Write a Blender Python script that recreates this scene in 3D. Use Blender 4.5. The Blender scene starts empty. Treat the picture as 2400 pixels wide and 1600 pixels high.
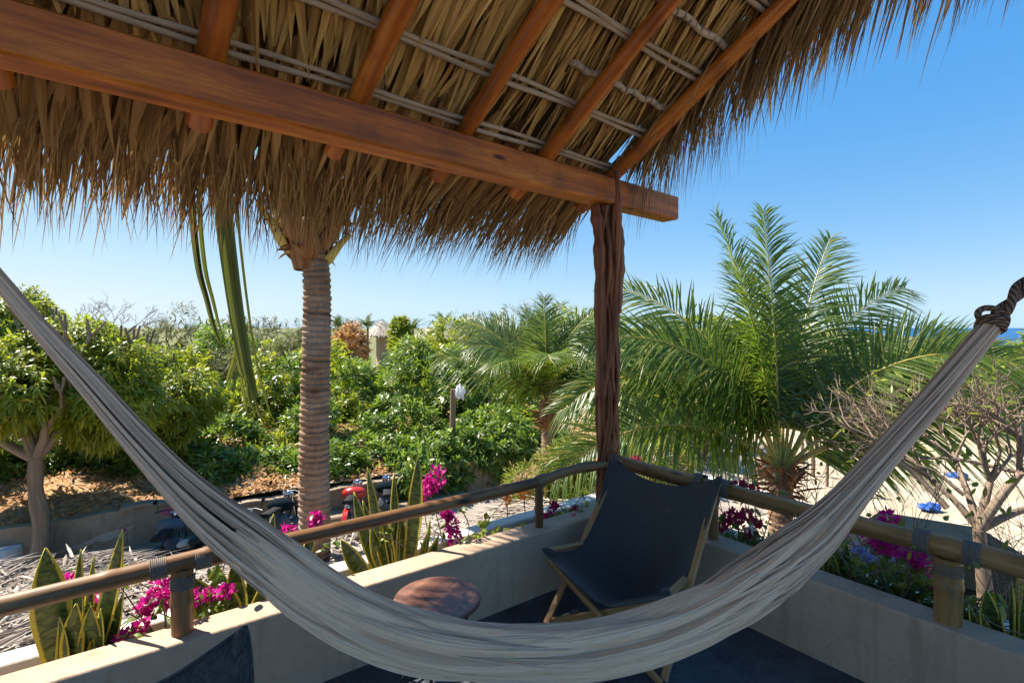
import bpy, math, random
import numpy as np
from mathutils import Vector, Matrix, Quaternion
R = math.radians
random.seed(7)
rng = np.random.default_rng(11)
sc = bpy.context.scene
COL = sc.collection

# ------------------------------------------------------------------ camera, sky, sun, exposure
cam_d = bpy.data.cameras.new('camera')
cam = bpy.data.objects.new('camera', cam_d); COL.objects.link(cam)
cam.location = (0, 0, 0); cam.rotation_euler = (R(90), 0, 0)
cam_d.sensor_width = 36; cam_d.lens = 18.0; cam_d.shift_y = -33 / 2400
cam_d.clip_start = 0.02; cam_d.clip_end = 6000
sc.camera = cam

SUN = Vector((-0.93, 0.37, 0.0)).normalized(); SUN_EL = R(53)
SUN = Vector((SUN.x * math.cos(SUN_EL), SUN.y * math.cos(SUN_EL), math.sin(SUN_EL)))
w = bpy.data.worlds.new('World'); sc.world = w; w.use_nodes = True
nt = w.node_tree; nt.nodes.clear()
sky = nt.nodes.new('ShaderNodeTexSky'); sky.sky_type = 'NISHITA'; sky.sun_disc = False
sky.sun_elevation = SUN_EL; sky.sun_rotation = math.atan2(SUN.x, SUN.y)
sky.air_density = 1.0; sky.dust_density = 0.15; sky.ozone_density = 3.0; sky.altitude = 10
SKY_LO, SKY_HI = 0.8, 22.0
SKY_COL = [(0, (.012, .072, .20)), (.07, (.032, .107, .225)), (.158, (.08, .158, .25)), (.27, (.152, .214, .262)), (.36, (.20, .238, .262)), (1, (1.0, .92, .82))]
bg = nt.nodes.new('ShaderNodeBackground'); bg.inputs['Strength'].default_value = 0.125
wo = nt.nodes.new('ShaderNodeOutputWorld')
bw = nt.nodes.new('ShaderNodeRGBToBW'); nt.links.new(sky.outputs[0], bw.inputs[0])           # flatter, bluer sky: the texture's own brightness picks the colour
rg = nt.nodes.new('ShaderNodeMapRange'); rg.inputs[1].default_value = SKY_LO; rg.inputs[2].default_value = SKY_HI; nt.links.new(bw.outputs[0], rg.inputs[0])
rp = nt.nodes.new('ShaderNodeValToRGB'); cr = rp.color_ramp; nt.links.new(rg.outputs[0], rp.inputs[0])
for p_, c_ in SKY_COL:
    e_ = cr.elements[0] if p_ == 0 else cr.elements[-1] if p_ == 1 else cr.elements.new(p_)
    e_.color = (*c_, 1)
ml = nt.nodes.new('ShaderNodeVectorMath'); ml.operation = 'SCALE'; ml.inputs['Scale'].default_value = 8.0; nt.links.new(rp.outputs[0], ml.inputs[0])
nt.links.new(ml.outputs[0], bg.inputs[0]); nt.links.new(bg.outputs[0], wo.inputs[0])
sun_d = bpy.data.lights.new('sun', 'SUN'); sun_d.energy = 3.4; sun_d.angle = R(0.5); sun_d.color = (1.0, 0.93, 0.82)
sun = bpy.data.objects.new('sun', sun_d); COL.objects.link(sun)
sun.rotation_euler = SUN.to_track_quat('Z', 'Y').to_euler(); sun.location = SUN * 30
sc.view_settings.view_transform = 'Standard'; sc.view_settings.look = 'None'
sc.view_settings.exposure = 2.0; sc.view_settings.gamma = 1.0; sc.view_settings.use_curve_mapping = False
sc.render.engine = 'CYCLES'
sc.cycles.max_bounces = 8; sc.cycles.diffuse_bounces = 5; sc.cycles.transmission_bounces = 6; sc.cycles.transparent_max_bounces = 6
sc.cycles.sample_clamp_indirect = 6; sc.cycles.use_denoising = True

# ------------------------------------------------------------------ helpers: points
def P(px, py, y): return Vector(((px - 1200) / 1200 * y, y, (767 - py) / 1200 * y))       # a point seen at (px, py), y metres ahead
def G(px, py, z):                                                                          # a point seen at (px, py), on the level z
    y = z * 1200 / (767 - py); return Vector(((px - 1200) / 1200 * y, y, z))
V = lambda *a: Vector(a)

# ------------------------------------------------------------------ helpers: tagging
def tag(o, label=None, cat=None, group=None, kind=None):
    if label: o['label'] = label
    if cat: o['category'] = cat
    if group: o['group'] = group
    if kind: o['kind'] = kind
    return o
def thing(name, label, cat, loc=(0, 0, 0), rz=0, group=None):
    o = bpy.data.objects.new(name, None); COL.objects.link(o)
    o.location = loc; o.rotation_euler = (0, 0, rz); o.empty_display_size = 0.1
    return tag(o, label, cat, group)
def wm(o):
    m = o.matrix_basis.copy()
    return m if o.parent is None else wm(o.parent) @ m
def dup(o, parent=None):
    c = o.copy(); COL.objects.link(c)
    if parent: c.parent = parent
    for ch in [k for k in bpy.data.objects if k.parent == o]: dup(ch, c)
    return c

# ------------------------------------------------------------------ helpers: meshes
class MB:
    """collects vertices, faces and uvs; build() links them as ONE mesh object"""
    def __init__(s): s.v = []; s.uv = []; s.q = []; s.t = []; s.n = 0; s.qm = []; s.tm = []
    def add(s, v, quads=None, tris=None, uv=None, mi=0):
        v = np.asarray(v, float).reshape(-1, 3)
        s.v.append(v); s.uv.append(np.zeros((len(v), 2)) if uv is None else np.asarray(uv, float).reshape(-1, 2))
        if quads is not None and len(quads): q = np.asarray(quads, int).reshape(-1, 4) + s.n; s.q.append(q); s.qm.append(np.full(len(q), mi))
        if tris is not None and len(tris): t = np.asarray(tris, int).reshape(-1, 3) + s.n; s.t.append(t); s.tm.append(np.full(len(t), mi))
        s.n += len(v); return s
    def build(s, name, mat, parent=None, smooth=True, kind=None, local=False):
        v = np.concatenate(s.v); uv = np.concatenate(s.uv)
        q = np.concatenate(s.q) if s.q else np.zeros((0, 4), int); t = np.concatenate(s.t) if s.t else np.zeros((0, 3), int)
        if parent is not None and not local:
            M = np.array(wm(parent).inverted()); v = v @ M[:3, :3].T + M[:3, 3]
        me = bpy.data.meshes.new(name)
        me.vertices.add(len(v)); me.vertices.foreach_set('co', v.astype(np.float32).ravel())
        loops = np.concatenate([q.ravel(), t.ravel()]).astype(np.int32)
        me.loops.add(len(loops)); me.loops.foreach_set('vertex_index', loops)
        st = np.concatenate([np.arange(len(q)) * 4, len(q) * 4 + np.arange(len(t)) * 3]).astype(np.int32)
        me.polygons.add(len(st)); me.polygons.foreach_set('loop_start', st)
        me.polygons.foreach_set('use_smooth', np.full(len(st), smooth))
        mats = mat if isinstance(mat, (list, tuple)) else [mat]
        for m in mats: me.materials.append(m)
        if len(mats) > 1:
            me.polygons.foreach_set('material_index', np.concatenate(s.qm + s.tm).astype(np.int32))
        ul = me.uv_layers.new(name='UVMap'); ul.data.foreach_set('uv', uv[loops].astype(np.float32).ravel())
        me.update(calc_edges=True)
        o = bpy.data.objects.new(name, me); COL.objects.link(o)
        if parent is not None: o.parent = parent
        if kind: o['kind'] = kind
        return o
    # -- shapes
    def tube(s, pts, rad, n=10, cap=True, shape=None, mi=0, v0=0.0):
        pts = np.array([tuple(p) for p in pts], float); m = len(pts)
        rad = np.full(m, rad) if np.isscalar(rad) else np.asarray(rad, float)
        T = np.gradient(pts, axis=0); T /= np.linalg.norm(T, axis=1)[:, None] + 1e-12
        ref = np.array([0, 0, 1.0]) if abs(T[0][2]) < 0.9 else np.array([0, 1.0, 0])
        A = np.zeros_like(T); a = ref - T[0] * ref.dot(T[0]); A[0] = a / np.linalg.norm(a)
        for i in range(1, m):
            a = A[i - 1] - T[i] * A[i - 1].dot(T[i]); A[i] = a / (np.linalg.norm(a) + 1e-12)
        B = np.cross(T, A); th = np.linspace(0, 2 * np.pi, n + 1)
        rr = rad[:, None] * (np.ones(n + 1)[None] if shape is None else shape)
        v = pts[:, None] + rr[..., None] * (np.cos(th)[None, :, None] * A[:, None] + np.sin(th)[None, :, None] * B[:, None])
        Ls = np.concatenate([[0], np.cumsum(np.linalg.norm(np.diff(pts, axis=0), axis=1))]) + v0
        uv = np.stack(np.broadcast_arrays((th * rad.mean())[None, :], Ls[:, None]), -1)
        i, j = np.meshgrid(np.arange(m - 1), np.arange(n), indexing='ij'); b = i * (n + 1) + j
        quads = np.stack([b, b + 1, b + n + 2, b + n + 1], -1).reshape(-1, 4)
        s.add(v, quads, uv=uv, mi=mi)
        if cap:
            for e, k in ((0, 0), (m - 1, 1)):
                c = np.concatenate([v[e, :n], pts[e][None]]); f = [(j, (j + 1) % n, n) if k else ((j + 1) % n, j, n) for j in range(n)]
                s.add(c, tris=f, uv=np.concatenate([uv[e, :n] * 0 + np.c_[np.cos(th[:n]), np.sin(th[:n])] * rad[e], [[0, 0]]]), mi=mi)
        return s
    def bar(s, p0, p1, wd, ht, up=(0, 0, 1), ch=0.006, mi=0, nseg=1):
        p0 = Vector(p0); p1 = Vector(p1); d = (p1 - p0).normalized(); up = Vector(up)
        a = d.cross(up); a = a.normalized() if a.length > 1e-6 else d.orthogonal().normalized(); u = a.cross(d)
        x, y = wd / 2, ht / 2; ch = min(ch, x * .9, y * .9)
        pr = [(-x + ch, -y), (x - ch, -y), (x, -y + ch), (x, y - ch), (x - ch, y), (-x + ch, y), (-x, y - ch), (-x, -y + ch)]
        n = 8; per = [0]
        for i in range(n): per.append(per[-1] + math.dist(pr[i], pr[(i + 1) % n]))
        v = []; uv = []; L = (p1 - p0).length
        for k in range(nseg + 1):
            c = p0.lerp(p1, k / nseg)
            for i in range(n + 1):
                q = pr[i % n]; v.append(c + a * q[0] + u * q[1]); uv.append((per[i], L * k / nseg))
        quads = [(k * 9 + i, k * 9 + i + 1, k * 9 + i + 10, k * 9 + i + 9) for k in range(nseg) for i in range(n)]
        s.add(v, quads, uv=uv, mi=mi)
        for e in (0, 1):
            c = p1 if e else p0; vv = [c + a * q[0] + u * q[1] for q in pr] + [c]
            s.add(vv, tris=[(i, (i + 1) % n, n) if e else ((i + 1) % n, i, n) for i in range(n)], uv=[(q[0], q[1]) for q in pr] + [(0, 0)], mi=mi)
        return s
    def lathe(s, prof, c=(0, 0, 0), n=32, mi=0, jag=0, seed=0):
        prof = np.array(prof, float); m = len(prof); th = np.linspace(0, 2 * np.pi, n + 1)
        rr = np.ones(n + 1)
        if jag: r_ = np.random.default_rng(seed); rr[:n] += r_.uniform(-jag, jag, n); rr[n] = rr[0]
        v = np.stack([prof[:, :1] * np.cos(th) * rr, prof[:, :1] * np.sin(th) * rr, np.repeat(prof[:, 1:2], n + 1, 1)], -1) + np.array(tuple(c))
        uv = np.stack(np.broadcast_arrays(th[None] * prof[:, 0].max(), np.cumsum(np.r_[0, np.linalg.norm(np.diff(prof, axis=0), axis=1)])[:, None]), -1)
        i, j = np.meshgrid(np.arange(m - 1), np.arange(n), indexing='ij'); b = i * (n + 1) + j
        return s.add(v, np.stack([b, b + 1, b + n + 2, b + n + 1], -1).reshape(-1, 4), uv=uv, mi=mi)
    def grid(s, v, uv=None, mi=0):
        v = np.asarray(v, float); a, b_ = v.shape[:2]
        i, j = np.meshgrid(np.arange(a - 1), np.arange(b_ - 1), indexing='ij'); b = i * b_ + j
        if uv is None: uv = np.stack(np.meshgrid(np.linspace(0, 1, a), np.linspace(0, 1, b_), indexing='ij'), -1)
        return s.add(v, np.stack([b, b + b_, b + b_ + 1, b + 1], -1).reshape(-1, 4), uv=uv, mi=mi)
    def blob(s, c, r, n=10, jit=0.1, seed=0, mi=0):
        r_ = np.random.default_rng(seed); r = np.array(r if hasattr(r, '__len__') else (r, r, r), float)
        u = np.linspace(0, np.pi, n); th = np.linspace(0, 2 * np.pi, 2 * n + 1)
        k = r_.normal(0, 1, (4, 3))
        d = np.stack([np.sin(u)[:, None] * np.cos(th), np.sin(u)[:, None] * np.sin(th), np.repeat(np.cos(u)[:, None], 2 * n + 1, 1)], -1)
        f = 1 + jit * sum(np.sin(3.0 * (d @ k[i]) + i) for i in range(4)) / 2
        return s.grid(d * f[..., None] * r + np.array(tuple(c)), mi=mi)
    def prism(s, poly, z0, z1, mi=0):
        n = len(poly); b = [(p[0], p[1], z0) for p in poly]; t = [(p[0], p[1], z1) for p in poly]
        for i in range(n):
            j = (i + 1) % n; s.add([b[i], b[j], t[j], t[i]], [(0, 1, 2, 3)], mi=mi)
        if n == 4:
            s.add(t, [(0, 1, 2, 3)], mi=mi); s.add(b, [(3, 2, 1, 0)], mi=mi)
        return s
    def strips(s, *a, mi=0, **k):
        v, q, uv = strips(*a, **k); return s.add(v, q, uv=uv, mi=mi)

LEAF = lambda t: np.clip(np.sin(np.pi * np.clip(t * 0.93 + 0.07, 0, 1)) ** 0.8, 0.02, 1)
LANCE = lambda t: np.clip((0.35 + 2.6 * t) * (t < 0.25) + (t >= 0.25) * (1 - (np.maximum(t - 0.25, 0) / 0.75) ** 1.6), 0.02, 1)
STRAP = lambda t: np.clip(1.0 - t ** 3.0, 0.03, 1) * np.clip(0.65 + 2 * t, 0, 1)
def unit(a): return a / (np.linalg.norm(a, axis=-1, keepdims=True) + 1e-9)
def strips(P0, D, N, L, W, nseg=4, bend=None, prof=LEAF, fold=None, twist=None):
    """many leaf strips at once: start, direction, face normal, length, width"""
    P0 = np.asarray(P0, float).reshape(-1, 3); n = len(P0)
    D = unit(np.broadcast_to(np.asarray(D, float), (n, 3))); N = np.broadcast_to(np.asarray(N, float), (n, 3))
    S = unit(np.cross(D, N)); N = np.cross(S, D)
    L = np.broadcast_to(np.asarray(L, float), (n,)); W = np.broadcast_to(np.asarray(W, float), (n,))
    t = np.linspace(0, 1, nseg + 1)
    C = P0[:, None] + D[:, None] * L[:, None, None] * t[None, :, None]
    if bend is not None: C = C + np.broadcast_to(np.asarray(bend, float), (n, 3))[:, None] * (t ** 2)[None, :, None]
    hw = (W[:, None] * prof(t)[None] / 2)[..., None]
    Sx = S[:, None]; Nx = N[:, None]
    if twist is not None:
        a = (np.broadcast_to(np.asarray(twist, float), (n,))[:, None] * t[None])[..., None]
        Sx, Nx = Sx * np.cos(a) + Nx * np.sin(a), Nx * np.cos(a) - Sx * np.sin(a)
    m = nseg + 1
    if fold is None:
        v = np.stack([C - Sx * hw, C + Sx * hw], 2); k = 2; uu = [0, 1]
    else:
        f = np.broadcast_to(np.asarray(fold, float), (n,))[:, None, None]
        v = np.stack([C - Sx * hw, C + Nx * hw * f, C + Sx * hw], 2); k = 3; uu = [0, .5, 1]
    base = (np.arange(n) * m * k)[:, None, None] + (np.arange(nseg) * k)[None, :, None] + np.arange(k - 1)[None, None]
    q = np.stack([base, base + 1, base + k + 1, base + k], -1).reshape(-1, 4)
    uv = np.zeros((n, m, k, 2)); uv[..., 0] = np.array(uu); uv[..., 1] = (t[None] * L[:, None])[..., None]
    return v.reshape(-1, 3), q, uv.reshape(-1, 2)
def coil(mb, c, axis, rad, cord, turns, pitch, n=14):
    axis = Vector(axis).normalized(); a = axis.orthogonal().normalized(); b = axis.cross(a); c = Vector(c)
    m = int(turns * n); pts = []
    for i in range(m + 1):
        th = 2 * math.pi * i / n; pts.append(c + axis * (pitch * (i / n - turns / 2)) + (a * math.cos(th) + b * math.sin(th)) * rad)
    return mb.tube(pts, cord, 6)
def curve(pts, n):
    """smooth Catmull-Rom through the points"""
    p = [Vector(q) for q in pts]; p = [p[0] * 2 - p[1]] + p + [p[-1] * 2 - p[-2]]; out = []
    m = len(p) - 3
    for k in range(n + 1):
        u = min(k / n * m, m - 1e-6); i = int(u); f = u - i; a, b, c, d = p[i:i + 4]
        out.append(0.5 * ((2 * b) + (c - a) * f + (2 * a - 5 * b + 4 * c - d) * f * f + (3 * b - a - 3 * c + d) * f ** 3))
    return out

# ------------------------------------------------------------------ helpers: materials
class NB:
    def __init__(s, name):
        s.m = bpy.data.materials.new(name); s.m.use_nodes = True; s.t = s.m.node_tree; s.t.nodes.clear()
        s.out = s.t.nodes.new('ShaderNodeOutputMaterial')
    def node(s, typ, **k):
        n = s.t.nodes.new(typ)
        for a, b in k.items(): setattr(n, a, b)
        return n
    def put(s, sock, val):
        if isinstance(val, bpy.types.NodeSocket): s.t.links.new(val, sock)
        elif val is not None:
            if sock.type == 'RGBA' and not hasattr(val, '__len__'): val = (val, val, val)
            sock.default_value = (*val, 1) if sock.type == 'RGBA' and len(val) == 3 else val
    def coord(s, which='UV', scale=(1, 1, 1)):
        c = s.node('ShaderNodeTexCoord'); m = s.node('ShaderNodeMapping'); m.inputs['Scale'].default_value = scale
        s.t.links.new(c.outputs[which], m.inputs[0]); return m.outputs[0]
    def noise(s, vec, scale, detail=4, rough=0.6, dist=0):
        n = s.node('ShaderNodeTexNoise'); s.put(n.inputs['Vector'], vec); n.inputs['Scale'].default_value = scale
        n.inputs['Detail'].default_value = detail; n.inputs['Roughness'].default_value = rough; n.inputs['Distortion'].default_value = dist
        return n.outputs[0]
    def voro(s, vec, scale, feature='F1', out=0):
        n = s.node('ShaderNodeTexVoronoi', feature=feature); s.put(n.inputs['Vector'], vec); n.inputs['Scale'].default_value = scale; return n.outputs[out]
    def wave(s, vec, scale, dist=0, detail=2, dirn='X', prof='SIN'):
        n = s.node('ShaderNodeTexWave', bands_direction=dirn, wave_profile=prof); s.put(n.inputs['Vector'], vec); n.inputs['Scale'].default_value = scale
        n.inputs['Distortion'].default_value = dist; n.inputs['Detail'].default_value = detail; return n.outputs[1]
    def ramp(s, fac, stops):
        n = s.node('ShaderNodeValToRGB'); cr = n.color_ramp
        while len(cr.elements) < len(stops): cr.elements.new(0.5)
        for e, (p, c) in zip(cr.elements, stops):
            e.position = p; e.color = (*c, 1) if hasattr(c, '__len__') else (c, c, c, 1)
        s.put(n.inputs[0], fac); return n.outputs[0]
    def mix(s, f, a, b, mode='MIX'):
        n = s.node('ShaderNodeMix', data_type='RGBA', blend_type=mode)
        s.put(n.inputs[0], f); s.put(n.inputs[6], a); s.put(n.inputs[7], b); return n.outputs[2]
    def math(s, op, a, b=0.5):
        n = s.node('ShaderNodeMath', operation=op); s.put(n.inputs[0], a); s.put(n.inputs[1], b); return n.outputs[0]
    def island(s):
        n = s.node('ShaderNodeNewGeometry'); return n.outputs['Random Per Island']
    def objrand(s): return s.node('ShaderNodeObjectInfo').outputs['Random']
    def bump(s, h, strength=0.3, dist=0.01):
        n = s.node('ShaderNodeBump'); s.put(n.inputs['Height'], h); n.inputs['Strength'].default_value = strength; n.inputs['Distance'].default_value = dist; return n.outputs[0]
    def sep(s, vec, k):
        n = s.node('ShaderNodeSeparateXYZ'); s.put(n.inputs[0], vec); return n.outputs[k]
    def finish(s, col, rough=0.6, spec=0.3, bump=None, metal=0, trans=0, tcol=None, sheen=0):
        b = s.node('ShaderNodeBsdfPrincipled'); s.put(b.inputs['Base Color'], col); s.put(b.inputs['Roughness'], rough)
        b.inputs['Specular IOR Level'].default_value = spec; b.inputs['Metallic'].default_value = metal
        if sheen: b.inputs['Sheen Weight'].default_value = sheen
        if bump is not None: s.put(b.inputs['Normal'], bump)
        o = b.outputs[0]
        if trans:
            t = s.node('ShaderNodeBsdfTranslucent'); s.put(t.inputs[0], tcol if tcol is not None else col)
            mx = s.node('ShaderNodeMixShader'); mx.inputs[0].default_value = trans
            s.t.links.new(o, mx.inputs[1]); s.t.links.new(t.outputs[0], mx.inputs[2]); o = mx.outputs[0]
        s.t.links.new(o, s.out.inputs[0]); return s.m
def sc3(c, k): return tuple(min(1, x * k) for x in c)

def wood(name, dark, mid, light, ring=7.0, rough=0.45, spec=0.35, knots=True, fibre=60, stain=0.0, bstr=0.25):
    b = NB(name); uv = b.coord('UV', (1, 1, 1)); r = b.objrand()
    mp = b.node('ShaderNodeVectorMath', operation='ADD'); b.put(mp.inputs[0], uv)
    cx = b.node('ShaderNodeCombineXYZ'); b.put(cx.inputs[0], b.math('MULTIPLY', r, 7.3)); b.put(cx.inputs[1], b.math('MULTIPLY', r, 11.7)); b.put(mp.inputs[1], cx.outputs[0])
    st = b.node('ShaderNodeMapping'); st.inputs['Scale'].default_value = (1, 0.06, 1); b.t.links.new(mp.outputs[0], st.inputs[0])
    st2 = b.node('ShaderNodeMapping'); st2.inputs['Scale'].default_value = (1, 0.07, 1); b.t.links.new(mp.outputs[0], st2.inputs[0])
    big = b.noise(st2.outputs[0], ring, 3, 0.55, 0.6); fine = b.noise(st.outputs[0], fibre, 5, 0.7, 0.2)
    c = b.ramp(big, [(0.25, dark), (0.5, mid), (0.75, light)])
    c = b.mix(b.ramp(fine, [(0.35, 0.0), (0.7, 1.0)]), b.mix(0.62, c, dark), c)
    if knots:
        st3 = b.node('ShaderNodeMapping'); st3.inputs['Scale'].default_value = (3.2, 1.0, 1); b.t.links.new(mp.outputs[0], st3.inputs[0])
        k = b.voro(st3.outputs[0], 2.2); c = b.mix(b.ramp(k, [(0.05, 1.0), (0.15, 0.0)]), c, sc3(dark, 0.25))
    if stain:
        s_ = b.noise(uv, 2.2, 4, 0.6); c = b.mix(b.ramp(s_, [(0.52, 0.0), (0.7, stain)]), c, sc3(dark, 0.3))
    return b.finish(c, b.ramp(fine, [(0, rough - .1), (1, rough + .15)]), spec, b.bump(fine, bstr, 0.004))
def plaster(name, c1, c2, stain=(0.1, 0.08, 0.06), amt=0.35, scale=1.0, rough=0.85):
    b = NB(name); o = b.coord('Object', (1, 1, 1)); n1 = b.noise(o, 2.2 * scale, 6, 0.6, 0.4); n2 = b.noise(o, 26 * scale, 5, 0.65)
    drip = b.node('ShaderNodeMapping'); drip.inputs['Scale'].default_value = (7, 7, 0.5); b.t.links.new(o, drip.inputs[0])
    n3 = b.noise(drip.outputs[0], 1.6 * scale, 4, 0.6)
    c = b.mix(b.ramp(n1, [(0.3, 0.0), (0.7, 1.0)]), c1, c2)
    c = b.mix(b.ramp(n2, [(0.4, 0.0), (0.75, 0.22)]), c, sc3(c1, 0.6))
    c = b.mix(b.ramp(n3, [(0.55, 0.0), (0.8, amt)]), c, stain)
    v = b.voro(o, 60 * scale); c = b.mix(b.ramp(v, [(0.04, 0.35), (0.1, 0.0)]), c, stain)
    dv = b.node('ShaderNodeVectorMath', operation='ADD'); b.put(dv.inputs[0], o); b.put(dv.inputs[1], b.mix(0.5, n1, n2))
    ck = b.voro(dv.outputs[0], 1.1 * scale, 'DISTANCE_TO_EDGE'); c = b.mix(b.ramp(ck, [(0.0, 0.32), (0.005, 0.0)]), c, sc3(stain, 0.8))
    return b.finish(c, rough, 0.25, b.bump(b.mix(0.4, n2, n1), 0.45, 0.014))
def foliage(name, dark, light, tip=None, trans=0.35, rough=0.42, spec=0.45, tk=1.5):
    b = NB(name); r = b.island(); c = b.mix(r, dark, light)
    if tip: c = b.mix(b.ramp(b.math('MULTIPLY', r, 1.0), [(0.82, 0.0), (0.97, 1.0)]), c, tip)
    c = b.mix(b.ramp(b.objrand(), [(0, 0.0), (1, 0.25)]), c, sc3(light, 0.8))
    return b.finish(c, rough, spec, None, 0, trans, b.mix(0.6, c, (tk * light[0], tk * light[1] * 1.05, light[2] * 0.8)))
def plain(name, c, rough=0.5, spec=0.4, metal=0, var=0.12, sc_=20, trans=0):
    b = NB(name); o = b.coord('Object'); n = b.noise(o, sc_, 4, 0.6)
    return b.finish(b.mix(b.ramp(n, [(0.3, 0), (0.7, 1)]), sc3(c, 1 - var), sc3(c, 1 + var)), b.ramp(n, [(0.3, max(0.05, rough - .08)), (0.7, min(1, rough + .08))]), spec, b.bump(n, 0.1, 0.003), metal, trans)

def thatch(name, a, c, e, trans=0.12):
    b = NB(name); r = b.island(); uv = b.coord('UV', (6, 1.2, 1)); f = b.noise(uv, 9, 4, 0.7)
    col = b.ramp(r, [(0.0, sc3(a, 0.55)), (0.2, a), (0.55, c), (1.0, e)])
    col = b.mix(b.ramp(f, [(0.35, 0.5), (0.65, 0)]), col, sc3(a, 0.5))
    o = b.noise(b.coord('Object'), 1.7, 3, 0.6); col = b.mix(b.ramp(o, [(0.4, 0), (0.7, 0.35)]), col, sc3(a, 0.7))
    return b.finish(col, 0.65, 0.25, b.bump(f, 0.3, 0.004), 0, trans)

M = {}
M['beam'] = wood('varnished_beam_wood', (0.13, 0.025, 0.002), (0.44, 0.125, 0.008), (0.62, 0.225, 0.020), 13, 0.42, 0.4, fibre=85, stain=0.45)
M['rafter'] = wood('varnished_pole_wood', (0.11, 0.021, 0.002), (0.40, 0.108, 0.007), (0.58, 0.20, 0.018), 9, 0.4, 0.4, stain=0.8)
M['vine'] = wood('twisted_trunk_wood', (0.05, 0.016, 0.006), (0.22, 0.07, 0.024), (0.42, 0.165, 0.06), 22, 0.5, 0.3, knots=False, fibre=70, bstr=0.6)
M['batten'] = wood('grey_cane_wood', (0.16, 0.115, 0.075), (0.36, 0.275, 0.195), (0.48, 0.375, 0.275), 20, 0.7, 0.2, fibre=90)
M['bamboo'] = wood('weathered_bamboo', (0.06, 0.024, 0.008), (0.23, 0.105, 0.036), (0.45, 0.26, 0.11), 11, 0.42, 0.4, fibre=55, stain=0.5)
M['bamboo_light'] = wood('golden_bamboo', (0.11, 0.048, 0.014), (0.36, 0.18, 0.055), (0.52, 0.31, 0.125), 9, 0.45, 0.4, fibre=50, stain=0.7)
M['chairwood'] = wood('oak_chair_wood', (0.22, 0.10, 0.035), (0.44, 0.235, 0.09), (0.55, 0.32, 0.14), 10, 0.4, 0.4, knots=False)
M['tablewood'] = wood('dark_table_wood', (0.09, 0.035, 0.02), (0.20, 0.095, 0.06), (0.30, 0.155, 0.105), 12, 0.3, 0.45, knots=False, bstr=0.1)
M['trunkwood'] = wood('pale_tree_bark', (0.10, 0.07, 0.045), (0.24, 0.17, 0.11), (0.34, 0.25, 0.17), 10, 0.8, 0.2, fibre=30, bstr=0.6)
M['twig'] = wood('grey_twig_bark', (0.12, 0.085, 0.06), (0.27, 0.2, 0.145), (0.38, 0.3, 0.22), 12, 0.85, 0.15, knots=False, fibre=40)
M['thatch'] = thatch('dry_palm_thatch', (0.24, 0.125, 0.032), (0.56, 0.345, 0.11), (0.70, 0.49, 0.20))
M['thatch_fringe'] = thatch('dry_palm_fringe', (0.17, 0.08, 0.024), (0.38, 0.215, 0.075), (0.54, 0.35, 0.14), 0.2)
M['thatch_grey'] = thatch('sun_bleached_thatch', (0.22, 0.17, 0.13), (0.42, 0.35, 0.285), (0.56, 0.49, 0.42), 0.05)
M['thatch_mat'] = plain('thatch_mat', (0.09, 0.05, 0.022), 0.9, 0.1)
M['cord'] = plain('grey_lashing_cord', (0.17, 0.14, 0.115), 0.8, 0.2, var=0.25, sc_=120)
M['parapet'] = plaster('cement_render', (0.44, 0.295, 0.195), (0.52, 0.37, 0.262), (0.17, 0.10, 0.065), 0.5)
M['cream'] = plaster('cream_house_render', (0.62, 0.47, 0.33), (0.70, 0.55, 0.40), (0.35, 0.25, 0.17), 0.2)
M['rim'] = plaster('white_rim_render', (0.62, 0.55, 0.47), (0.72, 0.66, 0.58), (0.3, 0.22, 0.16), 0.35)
M['white'] = plaster('chalky_white_render', (0.62, 0.60, 0.57), (0.74, 0.72, 0.70), (0.28, 0.25, 0.22), 0.4)
M['oldwall'] = plaster('stained_concrete', (0.20, 0.145, 0.095), (0.32, 0.245, 0.17), (0.02, 0.017, 0.014), 0.85, 0.8)
M['black'] = plain('black_steel', (0.012, 0.012, 0.013), 0.4, 0.5)
M['chrome'] = plain('bright_steel', (0.6, 0.6, 0.62), 0.2, 0.5, 1.0)
M['rubber'] = plain('tyre_rubber', (0.015, 0.015, 0.016), 0.8, 0.2)
M['redpaint'] = plain('red_paint', (0.38, 0.02, 0.015), 0.25, 0.5)
M['greenpaint'] = plain('green_paint', (0.04, 0.16, 0.04), 0.25, 0.5)
M['bluepaint'] = plain('dark_blue_paint', (0.008, 0.014, 0.018), 0.85, 0.02)
M['glass'] = plain('dark_window_glass', (0.008, 0.011, 0.012), 0.6, 0.02)
M['palewhite'] = plain('pale_plastic', (0.66, 0.66, 0.68), 0.45, 0.4)
M['bag'] = plain('white_plastic_bag', (0.72, 0.74, 0.78), 0.4, 0.4, trans=0.25)
M['bluetarp'] = plain('blue_tarp', (0.02, 0.07, 0.28), 0.5, 0.4)
M['bucketglass'] = plain('sea_green_plastic', (0.20, 0.27, 0.20), 0.3, 0.4, trans=0.35)
M['mural'] = plain('faded_pink_paint', (0.42, 0.10, 0.16), 0.8, 0.2, var=0.25, sc_=9)
M['patch'] = plain('pale_cement_patch', (0.36, 0.30, 0.235), 0.85, 0.2, var=0.15, sc_=9)
M['mat_slate'] = plain('dusty_slate', (0.08, 0.09, 0.10), 0.6, 0.3)
M['boot'] = wood('palm_boot_fibre', (0.12, 0.05, 0.02), (0.30, 0.15, 0.065), (0.42, 0.24, 0.12), 14, 0.8, 0.15, knots=False, fibre=60, bstr=0.7)
M['petiole'] = plain('yellow_green_petiole', (0.44, 0.34, 0.07), 0.4, 0.4, var=0.2, sc_=9)
M['palm'] = foliage('coconut_leaflet', (0.035, 0.08, 0.012), (0.13, 0.19, 0.02), (0.40, 0.32, 0.08), 0.42, 0.36, 0.55, 1.9)
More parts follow.
